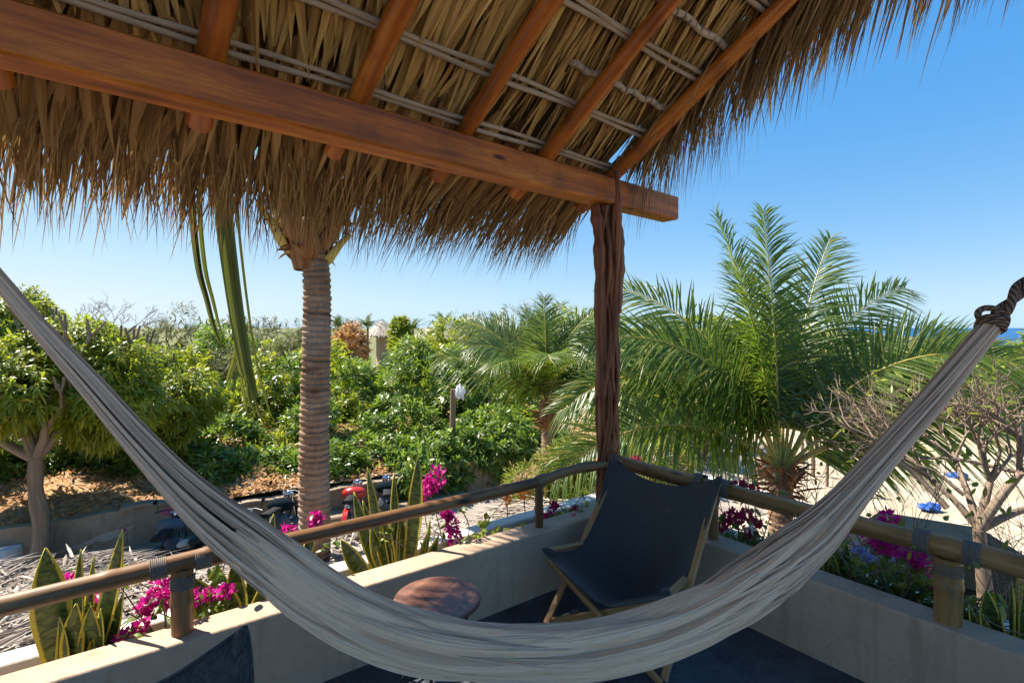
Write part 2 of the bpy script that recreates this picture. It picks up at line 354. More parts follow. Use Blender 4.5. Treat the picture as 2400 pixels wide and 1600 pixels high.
M['palm_pale'] = foliage('pale_coconut_leaflet', (0.06, 0.12, 0.03), (0.16, 0.21, 0.05), (0.34, 0.31, 0.10), 0.4, 0.36, 0.55, 1.9)
M['palm_far'] = foliage('far_palm_leaf', (0.05, 0.09, 0.035), (0.10, 0.14, 0.05), None, 0.3)
M['hedge'] = foliage('glossy_hedge_leaf', (0.05, 0.105, 0.016), (0.16, 0.235, 0.033), (0.34, 0.36, 0.04), 0.44, 0.36, 0.55, 1.7)
M['treeleaf'] = foliage('yellow_green_tree_leaf', (0.08, 0.14, 0.014), (0.27, 0.30, 0.022), (0.50, 0.40, 0.03), 0.47, 0.40, 0.5, 1.7)
M['lime'] = foliage('lime_bush_leaf', (0.13, 0.19, 0.02), (0.27, 0.30, 0.03), (0.36, 0.32, 0.03), 0.42, 0.45, 0.4, 1.5)
M['scrub'] = foliage('grey_green_scrub_leaf', (0.07, 0.09, 0.035), (0.15, 0.16, 0.065), (0.24, 0.18, 0.09), 0.3, 0.6, 0.25)
M['brownvine'] = foliage('dry_brown_leaf', (0.30, 0.15, 0.06), (0.55, 0.31, 0.15), None, 0.25, 0.7, 0.2)
M['garden'] = foliage('garden_shrub_leaf', (0.10, 0.16, 0.02), (0.26, 0.28, 0.035), (0.45, 0.22, 0.12), 0.42, 0.5, 0.3, 1.5)
M['boug_leaf'] = foliage('bougainvillea_leaf', (0.06, 0.12, 0.018), (0.16, 0.22, 0.03), (0.26, 0.15, 0.03), 0.4, 0.4, 0.45)
def petal(name, a, c):
    b = NB(name); col = b.mix(b.island(), a, c); return b.finish(col, 0.55, 0.3, None, 0, 0.45, col)
M['magenta'] = petal('magenta_bract', (0.48, 0.006, 0.20), (0.72, 0.03, 0.36))
M['crimson'] = petal('crimson_bract', (0.42, 0.006, 0.06), (0.62, 0.03, 0.16))
M['orange'] = petal('orange_petal', (0.6, 0.12, 0.02), (0.75, 0.25, 0.04))
M['whitepetal'] = petal('white_petal', (0.7, 0.62, 0.55), (0.8, 0.76, 0.72))
M['bluepetal'] = petal('pale_blue_petal', (0.3, 0.35, 0.7), (0.45, 0.5, 0.8))
M['pinkpetal'] = petal('dusty_pink_blossom', (0.5, 0.25, 0.18), (0.62, 0.38, 0.28))

b = NB('snake_plant_leaf'); uv = b.coord('UV'); u = b.sep(uv, 0)
e = b.math('ABSOLUTE', b.math('SUBTRACT', u, 0.5)); e = b.math('ADD', e, b.math('MULTIPLY', b.math('SUBTRACT', b.noise(b.coord('UV', (2, 25, 1)), 2, 2), 0.5), 0.12))
band = b.noise(b.coord('UV', (1.2, 34, 1)), 1.3, 4, 0.7, 0.8)
g = b.ramp(band, [(0.38, (0.025, 0.06, 0.016)), (0.52, (0.10, 0.15, 0.032)), (0.68, (0.21, 0.25, 0.05))])
col = b.mix(b.ramp(e, [(0.36, 0.0), (0.41, 1.0)]), g, (0.66, 0.53, 0.06))
M['snake'] = b.finish(col, 0.35, 0.5, None, 0, 0.22, col)

b = NB('hammock_weave'); uv = b.coord('UV', (1, 1, 1))
fl = b.noise(b.coord('UV', (220, 5.0, 1)), 1.0, 3, 0.5); net = b.wave(b.coord('UV', (1, 1, 1)), 75, 3.0, 2, 'Y'); net2 = b.wave(uv, 60, 2.5, 2, 'X')
big = b.noise(b.coord('UV', (10, 2.2, 1)), 1.0, 3, 0.6)
col = b.ramp(fl, [(0.25, (0.64, 0.43, 0.275)), (0.5, (0.74, 0.515, 0.34)), (0.8, (0.80, 0.595, 0.42))])
col = b.mix(b.ramp(big, [(0.3, 0.45), (0.65, 0.0)]), col, (0.55, 0.38, 0.25))
M['hammock'] = b.finish(col, 0.85, 0.12, b.bump(b.mix(0.5, fl, b.mix(0.5, net, net2)), 0.4, 0.004), sheen=0.3)
b = NB('hammock_surface_cord'); M['strand_light'] = b.finish(b.ramp(b.island(), [(0, (.56, .40, .27)), (1, (.78, .62, .47))]), .85, .15)
b = NB('hammock_cord'); M['strand'] = b.finish(b.ramp(b.island(), [(0, (.34, .22, .145)), (1, (.64, .47, .34))]), .85, .15)
b = NB('braided_rope'); r_ = b.wave(b.coord('UV', (1, 1, 1)), 40, 1.0, 2, 'DIAGONAL')
M['rope'] = b.finish(b.ramp(r_, [(0.2, (0.08, 0.048, 0.03)), (0.8, (0.24, 0.155, 0.105))]), 0.8, 0.2, b.bump(r_, 0.8, 0.006))

b = NB('charcoal_canvas'); uv = b.coord('UV', (1, 1, 1)); n = b.noise(b.coord('UV', (190, 120, 1)), 1, 3, 0.7); n2 = b.noise(uv, 5, 4, 0.6)
col = b.mix(b.ramp(n, [(0.35, 0), (0.7, 1)]), (0.017, 0.0145, 0.013), (0.078, 0.070, 0.064)); col = b.mix(b.ramp(n2, [(0.4, 0), (0.8, 0.5)]), col, (0.05, 0.052, 0.055))
M['canvas'] = b.finish(col, 0.8, 0.3, b.bump(n, 0.45, 0.004), sheen=0.15)
b = NB('worn_charcoal_leather'); o_ = b.coord('UV', (1, 1, 1)); vv = b.noise(b.coord('UV', (60, 40, 1)), 1, 5, 0.7, 1.5)
col = b.ramp(vv, [(0.35, (0.012, 0.013, 0.014)), (0.7, (0.07, 0.075, 0.075))]); M['leather'] = b.finish(col, 0.5, 0.45, b.bump(vv, 0.9, 0.008))

b = NB('polished_dark_cement'); o_ = b.coord('Object'); n = b.noise(o_, 1.6, 6, 0.65, 0.8); n2 = b.noise(o_, 9, 5, 0.7, 1.5)
col = b.mix(b.ramp(n, [(0.35, 0), (0.7, 1)]), (0.020, 0.024, 0.030), (0.075, 0.087, 0.102)); col = b.mix(b.ramp(n2, [(0.48, 0), (0.75, 0.6)]), col, (0.15, 0.165, 0.18))
M['floor'] = b.finish(col, b.ramp(n2, [(0.3, 0.32), (0.7, 0.5)]), 0.4, b.bump(n2, 0.08, 0.004))

b = NB('dry_ground'); o_ = b.coord('Object'); n = b.noise(o_, 0.5, 6, 0.65, 0.5); n2 = b.noise(o_, 6, 6, 0.7); n3 = b.noise(o_, 0.03, 3, 0.5)
col = b.mix(b.ramp(n, [(0.35, 0), (0.65, 1)]), (0.36, 0.28, 0.195), (0.50, 0.41, 0.30)); col = b.mix(b.ramp(n2, [(0.5, 0), (0.8, 0.55)]), col, (0.22, 0.16, 0.105))
dl = b.node('ShaderNodeVectorMath', operation='LENGTH'); b.put(dl.inputs[0], o_); far = b.math('ADD', dl.outputs[1], b.math('MULTIPLY', n, 14.0))   # bare sand near the house, scrubby grass farther out
col = b.mix(b.ramp(b.math('DIVIDE', far, 100.0), [(0.33, 0.0), (0.48, 1.0)]), col, b.mix(n2, (0.07, 0.085, 0.03), (0.20, 0.19, 0.09)))
M['sand'] = b.finish(col, 0.95, 0.15, b.bump(n2, 0.6, 0.03))
b = NB('dusty_street'); o_ = b.coord('Object'); n = b.noise(o_, 0.8, 6, 0.65, 0.5); n2 = b.noise(o_, 14, 6, 0.7)
col = b.mix(b.ramp(n, [(0.3, 0), (0.7, 1)]), (0.20, 0.165, 0.135), (0.33, 0.28, 0.23)); col = b.mix(b.ramp(n2, [(0.5, 0), (0.8, 0.5)]), col, (0.12, 0.10, 0.085))
M['street'] = b.finish(col, 0.9, 0.2, b.bump(n2, 0.4, 0.02))
b = NB('leaf_litter'); o_ = b.coord('Object'); n = b.voro(o_, 9, out=1); n2 = b.noise(o_, 2.0, 6, 0.7); n3 = b.voro(o_, 9)
col = b.mix(b.ramp(b.sep(n, 0), [(0, 0), (1, 1)]), (0.16, 0.08, 0.03), (0.46, 0.27, 0.12)); col = b.mix(b.ramp(n2, [(0.45, 0), (0.7, 0.8)]), col, (0.40, 0.31, 0.21))
M['litter'] = b.finish(col, 0.9, 0.15, b.bump(n3, 0.8, 0.05))
b = NB('potting_soil'); o_ = b.coord('Object'); n = b.noise(o_, 24, 6, 0.75)
M['soil'] = b.finish(b.ramp(n, [(0.35, (0.035, 0.024, 0.015)), (0.7, (0.16, 0.11, 0.07))]), 0.95, 0.1, b.bump(n, 0.9, 0.02))
b = NB('sea_water'); o_ = b.coord('Object', (0.05, 0.2, 1)); n = b.noise(o_, 1.0, 5, 0.6)
M['sea'] = b.finish(b.ramp(n, [(0.3, (0.008, 0.06, 0.17)), (0.7, (0.015, 0.09, 0.23))]), 0.5, 0.35, b.bump(n, 0.3, 0.4))

# ================================================================== SETTING
A2 = V(.807, .590, 0); OL = V(-.59, .807, 0); B2 = V(.613, -.790, 0); OR_ = V(.79, .613, 0); C0 = V(.752, 3.67, 0)
ZF, ZT, ZR, ZG = -1.70, -1.303, -1.45, -4.9          # terrace floor, parapet top, outer rim top, street level
def WL(t, off=0, z=0): q = C0 - A2 * t + OL * off; return V(q.x, q.y, z)
def WR(t, off=0, z=0): q = C0 + B2 * t + OR_ * off; return V(q.x, q.y, z)
def WC(off, z=0): q = C0 + OL * off + OR_ * off; return V(q.x, q.y, z)
def solve(fn, px, off):                                # the place along a parapet that is seen in column px
    lo, hi = -0.5, 6.0
    f = lambda t: (lambda q: q.x - (px - 1200) / 1200 * q.y)(fn(t, off))
    a, b_ = f(lo), f(hi)
    for _ in range(60):
        m = (lo + hi) / 2
        if (f(m) > 0) == (a > 0): lo = m
        else: hi = m
    return lo

def shared_prism(name, poly, z0, z1, mat, parent=None, bev=0.0):
    n = len(poly); v = [(p[0], p[1], z0) for p in poly] + [(p[0], p[1], z1) for p in poly]
    me = bpy.data.meshes.new(name)
    if parent is not None:
        Mi = wm(parent).inverted(); v = [Mi @ Vector(q) for q in v]
    ar = sum(poly[i][0] * poly[(i + 1) % n][1] - poly[(i + 1) % n][0] * poly[i][1] for i in range(n))
    f = [(i, (i + 1) % n, n + (i + 1) % n, n + i) for i in range(n)] + [tuple(range(n, 2 * n)), tuple(range(n - 1, -1, -1))]
    if ar < 0: f = [q[::-1] for q in f]
    me.from_pydata([tuple(q) for q in v], [], f); me.materials.append(mat)
    o = bpy.data.objects.new(name, me); COL.objects.link(o)
    if parent is not None: o.parent = parent
    if bev:
        m = o.modifiers.new('bevel', 'BEVEL'); m.width = bev; m.segments = 3; m.limit_method = 'ANGLE'
    return o

# ground: one sheet to the horizon, dropping under the sea on the right
gx = np.concatenate([-np.geomspace(3000, 60, 14), np.linspace(-50, 90, 57), np.geomspace(100, 3000, 14)]); gy = np.concatenate([np.linspace(-20, 120, 57), np.geomspace(126, 4000, 20)])
X, Y = np.meshgrid(gx, gy, indexing='ij')
d = X - Y * .6 - 40
Z = ZG + 0.12 * np.sin(X * .5) * np.sin(Y * .37) * (np.hypot(X, Y) > 22) - np.clip(d * 0.06, 0, 9)
mb = MB(); mb.grid(np.stack([X, Y, Z], -1)); ground = tag(mb.build('ground', M['sand']), kind='structure')
mb = MB(); mb.add([(-200, 60, -6.6), (5000, 60, -6.6), (5000, 5000, -6.6), (-200, 5000, -6.6)], [(0, 1, 2, 3)]); tag(mb.build('sea', M['sea'], smooth=False), kind='structure')
# street along the concrete wall
W0, W1 = V(-9.3, 10.2, 0), V(-1.43, 14.9, 0); WD = (W1 - W0).normalized(); WN = V(-WD.y, WD.x, 0)
def ST(s, off, z): q = W0 + WD * s + WN * off; return V(q.x, q.y, z)
mb = MB(); n = 40
gr = [[ST(-9 + 26 * i / n, o_ + 0.25 * math.sin(i * 1.3) * (o_ < -3), ZG + .02 + 0.01 * (o_ > -1)) for o_ in (-5.2, -4, -3, -2, -1, 0.0)] for i in range(n + 1)]
mb.grid(gr); tag(mb.build('street', M['street']), kind='structure')
# raised strip at the wall's foot
mb = MB(); mb.bar(ST(-9, -.30, ZG + .13), ST(9, -.30, ZG + .13), .56, .26, ch=.03); tag(mb.build('kerb_step', M['oldwall'], smooth=False), kind='structure')
# earth bank behind the wall
mb = MB(); gr = []
for i in range(61):
    row = []
    for j in range(25):
        s_ = -12 + 34 * i / 60; o_ = .16 + 16 * (j / 24) ** 1.5
        z = -4.02 + 0.16 * min(o_, 4) - max(0, o_ - 5) * .16 + 0.12 * math.sin(s_ * 1.7 + o_) * min(1, o_) + 0.08 * math.sin(s_ * 4.1 - 2 * o_) * min(1, o_)
        row.append(ST(s_, o_, z))
    gr.append(row)
mb.grid(gr); tag(mb.build('earth_bank', M['litter']), kind='structure')
# loose dry leaves on the bank
r = rng; n = 9000; s_ = r.uniform(-10, 8, n); o_ = .2 + 5.5 * r.random(n) ** 1.4
Pn = np.array([tuple(ST(a, c, 0)) for a, c in zip(s_, o_)]); Pn[:, 2] = -4.0 + .16 * np.minimum(o_, 4) + .12 * np.sin(s_ * 1.7 + o_) * np.minimum(1, o_) + .08 * np.sin(s_ * 4.1 - 2 * o_) * np.minimum(1, o_) + .03
D = r.normal(0, 1, (n, 3)); D[:, 2] = np.abs(D[:, 2]) * .35
mb = MB(); mb.strips(Pn, D, r.normal(0, .4, (n, 3)) + [0, 0, 1], r.uniform(.08, .24, n), r.uniform(.03, .07, n), nseg=2)
mb.build('fallen_leaves', M['brownvine'], kind='stuff')

# terrace: floor, parapets, planter rims, soil, body of the building
t_ = 6.5; u_ = 5.0
q = WL(t_) + B2 * u_
tag(shared_prism('terrace_floor', [C0, WL(t_), q, WR(u_)], ZF - .2, ZF, M['floor']), kind='structure')
tag(shared_prism('building_base', [WC(.60), WL(t_, .60), WL(t_) + B2 * u_, WR(u_, .60)], ZG - .1, ZF - .204, M['parapet']), kind='structure')
wl = thing('parapet_wall', 'low beige rendered parapet behind the round table, running up to the post from the left', 'parapet', WL(2, .08, ZF), group='terrace parapets')
shared_prism('wall', [C0, WL(t_), WL(t_, .165), WC(.165)], ZF - .19, ZT, M['parapet'], wl, .012)
wr = thing('parapet_wall', 'low rendered parapet on the right side, below the thick double-lashed bamboo post', 'parapet', WR(2, .08, ZF), group='terrace parapets')
shared_prism('wall', [C0 + V(.001, -.001, 0), WC(.165) + V(.001, -.001, 0), WR(u_, .165), WR(u_)], ZF - .19, ZT - .001, M['parapet'], wr, .012)
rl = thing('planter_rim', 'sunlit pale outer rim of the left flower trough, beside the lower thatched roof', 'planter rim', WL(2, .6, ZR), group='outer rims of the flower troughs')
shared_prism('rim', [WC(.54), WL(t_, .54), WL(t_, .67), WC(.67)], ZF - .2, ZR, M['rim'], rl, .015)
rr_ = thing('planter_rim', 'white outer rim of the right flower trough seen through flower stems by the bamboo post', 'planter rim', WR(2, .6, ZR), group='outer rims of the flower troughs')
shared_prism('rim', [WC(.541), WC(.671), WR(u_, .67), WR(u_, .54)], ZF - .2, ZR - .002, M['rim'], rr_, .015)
for fn, nm in ((WL, 'a'), (WR, 'b')):
    gr = [[fn(6.4 * i / 90 - .3 * (nm == 'b') * 0, .155 + .395 * j / 6, -1.56 + .03 * math.sin(i * 1.9 + j) + .02 * math.sin(i * 4.7 - j * 2)) for j in range(7)] for i in range(91)]
    mb = MB(); mb.grid(gr); tag(mb.build('trough_soil', M['soil']), kind='structure')
mb = MB(); mb.grid([[WC(.155 + .395 * i / 3, 0) * 0 + C0 + OL * (.155 + .395 * i / 3) + OR_ * (.0 + .55 * j / 3) + V(0, 0, -1.556) for j in range(4)] for i in range(4)]); tag(mb.build('trough_soil', M['soil']), kind='structure')

# lower thatched roof under the terrace, in full sun
def LR(t, f):
    off = 0.74 + f * (2.75 + 0.42 * max(0, t)); q = WL(t, off)
    return V(q.x, q.y, -1.80 - 0.82 * f + .07 * math.sin(t * 2.1) * f + .05 * math.sin(t * 5.3 + f * 4))
lr = thing('lower_thatched_roof', 'sun-bleached grey palm thatch roof below the left parapet, beside the street', 'thatched roof', LR(2, .5))
top = [[LR(-1.9 + 9.6 * i / 50, j / 12) for j in range(13)] for i in range(51)]
mb = MB(); mb.grid(top); mb.grid([[q - V(0, 0, .18) for q in row] for row in top]); mb.build('thatch_bed', M['thatch_grey'], lr)
r = np.random.default_rng(5); n = 9000; tt = r.uniform(-1.9, 7.6, n); ff = r.random(n) ** .8
Pn = np.array([tuple(LR(a, c)) for a, c in zip(tt, ff)]); Pn[:, 2] += r.uniform(.005, .06, n)
ang = r.normal(0, .45, n) + .5 * np.sin(tt * 2.3) ; base = np.array(tuple(OL)); side = np.array(tuple(A2))
D = base * np.cos(ang)[:, None] + side * np.sin(ang)[:, None]; D[:, 2] = -.24 + r.normal(0, .09, n)
mb = MB(); mb.strips(Pn, D, r.normal(0, .35, (n, 3)) + [0, 0, 1], r.uniform(.3, .75, n), r.uniform(.015, .036, n), nseg=2, bend=np.c_[np.zeros((n, 2)), -r.uniform(.0, .08, n)], fold=.5, prof=STRAP)
mb.build('thatch', M['thatch_grey'], lr, smooth=False, kind='stuff')

# ================================================================== PALAPA ROOF OVER THE TERRACE
AB = V(.763, .647, 0).normalized(); IB = V(.647, -.763, 0).normalized(); B0 = V(.543, 3.525, 0); KS = .59
UP = (IB + V(0, 0, KS)).normalized(); NB_ = (V(0, 0, 1) - IB * KS).normalized()
def RP(t, s, h=0): return B0 + AB * t + IB * s + V(0, 0, 1.08 + KS * s) + NB_ * h
roof = thing('thatched_roof', 'palm thatch roof over the terrace with orange varnished beam and rafters', 'thatched roof', RP(0, 0))
mb = MB(); mb.bar(RP(-7.4, 0) + V(0, 0, -.095) - IB * .08, RP(1.09, 0) + V(0, 0, -.095) - IB * .08, .16, .19, (0, 0, 1), .012, nseg=8); mb.build('beam', M['beam'], roof, smooth=False)
for k, t in enumerate([.303, -.39, -1.009, -1.65, -2.287, -2.93, -3.58, -4.2, -4.85, -5.5]):
    mb = MB(); m = 26; pts = []; rd = []
    for i in range(m):
        s = -.34 + 3.9 * i / (m - 1); wb = .012 * math.sin(s * 2.3 + k * 2) + .006 * math.sin(s * 6 + k)
        pts.append(RP(t + wb, s, .052 + .004 * math.sin(s * 4 + k))); rd.append(.051 + .004 * math.sin(s * 3.1 + 2 * k) - .002 * s)
    mb.tube(pts, rd, 14); mb.build('rafter', M['rafter'], roof)
def cane(mb, s, t0, t1, h, rad, ph):
    m = 40; mb.tube([RP(t0 + (t1 - t0) * i / m, s + .006 * math.sin(i * .9 + ph), h + .004 * math.sin(i * .7 + ph)) for i in range(m + 1)], [rad * (1 + .08 * math.sin(i * 1.7 + ph)) for i in range(m + 1)], 8)
for k, s in enumerate([-.025, .26, .67, 1.08, 1.5, 1.92, 2.34, 2.76, 3.18]):
    mb = MB(); cane(mb, s, -7.0, .40, .116, .0145, k); cane(mb, s + .031, -7.0, .37, .118, .0135, k + 2); mb.build('batten', M['batten'], roof)
for k, (s, t0) in enumerate([(.46, -.62), (.87, -1.45), (1.29, -1.55), (1.71, -1.5), (2.13, -1.5)]):
    mb = MB(); cane(mb, s, t0, .385, .122, .019, k); bt = mb.build('batten', M['batten'], roof)
    mb = MB(); t = t0 + .03
    while t < .37:
        coil(mb, RP(t, s, .122), AB + UP * .25, .0197, .003, 2, .005, 10); t += random.uniform(.055, .085)
    mb.build('lashing', M['cord'], bt)
# thatch bed on top of the leaves
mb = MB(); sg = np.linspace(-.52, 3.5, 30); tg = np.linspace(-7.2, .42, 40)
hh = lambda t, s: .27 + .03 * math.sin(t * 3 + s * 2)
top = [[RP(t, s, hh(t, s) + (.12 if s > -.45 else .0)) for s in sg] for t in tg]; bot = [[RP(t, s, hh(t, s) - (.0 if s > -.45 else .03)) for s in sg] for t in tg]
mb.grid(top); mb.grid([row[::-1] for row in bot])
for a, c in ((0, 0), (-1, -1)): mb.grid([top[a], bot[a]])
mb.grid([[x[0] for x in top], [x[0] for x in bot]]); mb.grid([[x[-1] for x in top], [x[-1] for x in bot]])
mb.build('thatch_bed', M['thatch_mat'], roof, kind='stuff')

def rp_arr(t, s, h):
    t, s, h = (np.asarray(x, float) for x in (t, s, h))
    return np.array(tuple(B0)) + t[:, None] * np.array(tuple(AB)) + s[:, None] * np.array(tuple(IB)) + np.c_[0 * t, 0 * t, 1.08 + KS * s] + h[:, None] * np.array(tuple(NB_))
aU, aN, aA = (np.array(tuple(x)) for x in (UP, NB_, AB))
def leaf_batch(t, s, h, ang, dip, L, W, droop, r, nseg=6, fold=.45):
    n = len(t); D = -aU * np.cos(ang)[:, None] + aA * np.sin(ang)[:, None] - aN * dip[:, None]
    Nn = aN + aA * r.normal(0, .28, n)[:, None] + r.normal(0, .07, (n, 3))
    bd = aA * (r.normal(0, .06, n) * L)[:, None]; bd[:, 2] -= droop
    return dict(P0=rp_arr(t, s, h), D=D, N=Nn, L=L, W=W, bend=bd, fold=np.where(r.random(n) < .5, fold, -fold), twist=r.normal(0, .28, n), nseg=nseg, prof=STRAP)
def part_of(bt, idx): return {k: (v[idx] if isinstance(v, np.ndarray) else v) for k, v in bt.items()}
r = np.random.default_rng(21)
rows = np.arange(-.05, 3.45, .15); tl = []; sl = []
for s in rows:
    k = int(7.6 / .036); t = np.linspace(-7.1, .42, k) + r.normal(0, .02, k); tl.append(t); sl.append(s + .45 + r.normal(0, .05, k))
t = np.concatenate(tl); s = np.concatenate(sl); n = len(t)
ang = .14 * np.sin(t * 2.1 + s * 1.3) + r.normal(0, .075, n) + .10
under = leaf_batch(t, s, .20 + r.uniform(-.03, .03, n), ang, .05 + r.uniform(0, .06, n), r.uniform(.5, .9, n), r.uniform(.026, .055, n) * np.where(t < -.9, 1.12, .72), np.zeros(n), r)
# fringe along the eave
k = 1500; t = r.uniform(-7.1, .46, k); s = r.uniform(-.36, .1, k)
thick = r.random(k)
ang = .12 * np.sin(t * 2.7) + r.normal(0, .10, k) - .03
fringe = leaf_batch(t, s, .13 + .12 * r.random(k), ang, .02 + .06 * thick, r.uniform(.48, .77, k), r.uniform(.028, .07, k), r.uniform(.01, .08, k), r, 8, .5)
k = 4200; t = r.uniform(-7.1, .46, k); s = -.40 - .30 * r.random(k)
ang = r.normal(0, .17, k) + .16 * np.sin(t * 2.7)
hair = leaf_batch(t, s, .08 + .12 * r.random(k), ang, .1 + .2 * r.random(k), r.uniform(.16, .46, k), r.uniform(.003, .010, k), r.uniform(.03, .16, k), r, 5, .4)
# fringe along the gable edge
k = 210; s0 = np.sort(r.uniform(.22, 3.0, k)); T = []; Sx = []; AN = []; DI = []; LL = []; WW = []; DR = []
for q in s0:
    m = r.integers(4, 9); a0 = r.normal(.35 + .22 * max(0, q - .8), .2); L0 = r.uniform(.45, .75) + .24 * max(0, q - .9); L0 *= min(1, .42 + .75 * max(0, q))
    for _ in range(m):
        T.append(.30 + r.uniform(0, .14)); Sx.append(q + r.normal(0, .03) + .15); AN.append(a0 + r.normal(0, .17)); DI.append(r.uniform(.05, .4)); LL.append(L0 * r.uniform(.7, 1.1)); WW.append(r.uniform(.016, .042)); DR.append(r.uniform(.05, .34) * L0 * (1 + .5 * max(0, q - .9)))
gable = leaf_batch(*(np.array(x) for x in (T, Sx)), .14 + .12 * r.random(len(T)), *(np.array(x) for x in (AN, DI, LL, WW, DR)), r, 7, .5)
k = 800; s = r.uniform(.35, 2.7, k)
ghair = leaf_batch(r.uniform(.4, .6, k), s - .25, .02 + .12 * r.random(k), r.normal(.3, .3, k), .3 + .4 * r.random(k), r.uniform(.2, .5, k), r.uniform(.003, .008, k), r.uniform(.1, .3, k), r, 5, .4)
# the leaves that show largest are single parts
mb_u = MB(); 
def split(bt, lo, hi, cnt, mat, seed):
    """cnt wide leaves in view become objects, the rest stays joined"""
    rr = np.random.default_rng(seed); P0 = bt['P0']; px = 1200 + 1200 * P0[:, 0] / np.maximum(P0[:, 1], .2); py = 767 - 1200 * P0[:, 2] / np.maximum(P0[:, 1], .2)
    ok = np.where((px > -60) & (px < 2350) & (py < 470) & (py > -400) & (P0[:, 1] > .9))[0]
    sc_ = bt['W'][ok] / P0[ok, 1]; pick = ok[np.argsort(-sc_)[:cnt]]
    for i in pick:
        m = MB(); m.strips(**part_of(bt, np.array([i]))); m.build('palm_leaf', mat, roof, smooth=False)
    return np.setdiff1d(np.arange(len(P0)), pick)
ru = split(under, 0, 0, 120, M['thatch'], 1); rf = split(fringe, 0, 0, 110, M['thatch_fringe'], 2); rg = split(gable, 0, 0, 65, M['thatch_fringe'], 3)
mb = MB(); mb.strips(**part_of(under, ru)); mb.build('thatch', M['thatch'], roof, smooth=False, kind='stuff')
mb = MB(); mb.strips(**part_of(fringe, rf)); mb.strips(**hair); mb.strips(**part_of(gable, rg)); mb.strips(**ghair)
mb.build('thatch_fringe', M['thatch_fringe'], roof, smooth=False, kind='stuff')

# corner post: several stems grown together
post = thing('corner_post', 'dark reddish post of twisted grown-together stems carrying the roof beam', 'post', (.70, 3.765, ZT))
def stem(pts, rad, n=10, nm='stem'):
    c = curve(pts, 40); mb = MB(); m = len(c)
    rd = [rad * (1 + .16 * math.sin(i * .55 + pts[0][0] * 40) + .08 * math.sin(i * 1.3)) for i in range(m)]
    mb.tube(c, rd, n); return mb.build(nm, M['vine'], post)
px_, py_ = .705, 3.765
core = [(px_ - .01, py_, ZT - .02), (px_ + .01, py_, -.9), (px_ - .012, py_, -.3), (px_ + .005, py_, .3), (px_ - .02, py_, .888)]
stem(core, .058, 14, 'main_stem')
r = np.random.default_rng(3)
for k in range(12):
    a0 = (k // 2) * 1.047 + .2; pts = []; sg = 1 if k % 2 else -1; ph = r.uniform(0, 6.28) if k % 2 == 0 else ph; fq = r.uniform(.75, 1.0) if k % 2 == 0 else fq
    for j, z in enumerate(np.linspace(ZT - .01, .875, 15)):
        a = a0 + sg * .42 * math.sin(z * fq * 6.28 + ph) + .12 * math.sin(z * 3 + k); R0 = .060 + .014 * j / 14 + .008 * sg * math.cos(z * fq * 6.28 + ph)
        pts.append((px_ + math.cos(a) * R0, py_ + math.sin(a) * R0, z))
    stem(pts, r.uniform(.013, .022), 9)
stem([(px_ - .05, py_ - .03, -.5), (px_ - .07, py_ - .07, .2), (px_ - .08, py_ - .09, .6), (px_ - .10, py_ - .05, .88)], .04)
stem([(px_ + .02, py_ - .07, -.2), (px_ + .05, py_ - .085, .4), (px_ + .045, py_ - .155, .80), (px_ + .03, py_ - .172, 1.10)], .017)
stem([(px_ + .06, py_ - .05, .1), (px_ + .085, py_ - .06, .5), (px_ + .06, py_ - .05, .885)], .026)

# ================================================================== TERRACE FURNITURE
def bamboo(mb, pts, rad, seed=0, nodes=.34, n=14):
    c = curve(pts, 60); r_ = random.Random(seed); L = [0]
    for i in range(60): L.append(L[-1] + (c[i + 1] - c[i]).length)
    off = r_.uniform(0, nodes)
    rd = []
    for l in L:
        x = ((l + off) / nodes) % 1.0; x = min(x, 1 - x) * nodes
        rd.append(rad * (1 + .10 * math.exp(-(x / .02) ** 2) + .02 * math.sin(l * 5 + seed)))
    return mb.tube(c, rd, n)
ZRAIL = -1.01
# left railing
tm = solve(WL, 1264, .082); tp = solve(WL, 428, .082)
rail = thing('bamboo_railing', 'left bamboo handrail above the snake plants, running up to the corner post', 'railing', WL(2, .08, ZT), group='bamboo railings on the parapets')
mb = MB(); bamboo(mb, [WL(5.2, .082, ZRAIL - .03), WL(tp + .6, .082, ZRAIL - .005), WL(tp - .12, .082, ZRAIL + .01)], .037, 1); mb.build('pole', M['bamboo'], rail)
mb = MB(); bamboo(mb, [WL(tp - .10, .082, ZRAIL - .002), WL(1.6, .082, ZRAIL - .006), WL(tm - .02, .082, ZRAIL)], .034, 2, .52); mb.build('pole', M['bamboo'], rail)
mb = MB(); pts = curve([WL(tm + .03, .082, ZRAIL + .0), WL(tm * .72, .086, ZRAIL + .022), WL(tm * .4, .08, ZRAIL + .03), WL(-.05, .082, ZRAIL + .012)], 40)
mb.tube(pts, [.033 * (1 + .12 * math.sin(i * .5) + .10 * math.sin(i * .21 + 1) + .18 * math.exp(-((i - 22) / 2.5) ** 2)) for i in range(41)], 12); mb.build('knotty_pole', M['bamboo'], rail)
for t, rad, nm in ((tp, .041, 'upright'), (tm, .027, 'upright'), (4.6, .042, 'upright')):
    mb = MB(); bamboo(mb, [WL(t, .082, ZT - .02), WL(t + .002, .082, -1.15), WL(t, .084, ZRAIL - .02)], rad, int(t * 10), .6); o = mb.build(nm, M['bamboo'], rail)
    if rad > .03:
        for dx in (-.075, .085):
            mb = MB(); coil(mb, WL(t + dx, .082, ZRAIL + .002), A2, .0405, .0033, 9, .0068); mb.build('lashing', M['cord'], o)
        mb = MB(); coil(mb, WL(t, .083, ZRAIL - .075), V(.1, .05, 1), rad + .003, .003, 7, .008); mb.build('lashing', M['cord'], o)
    else:
        mb = MB(); coil(mb, WL(t, .082, ZRAIL), A2 + V(0, 0, .25), .0365, .0035, 4, .010); mb.build('lashing', M['cord'], o)
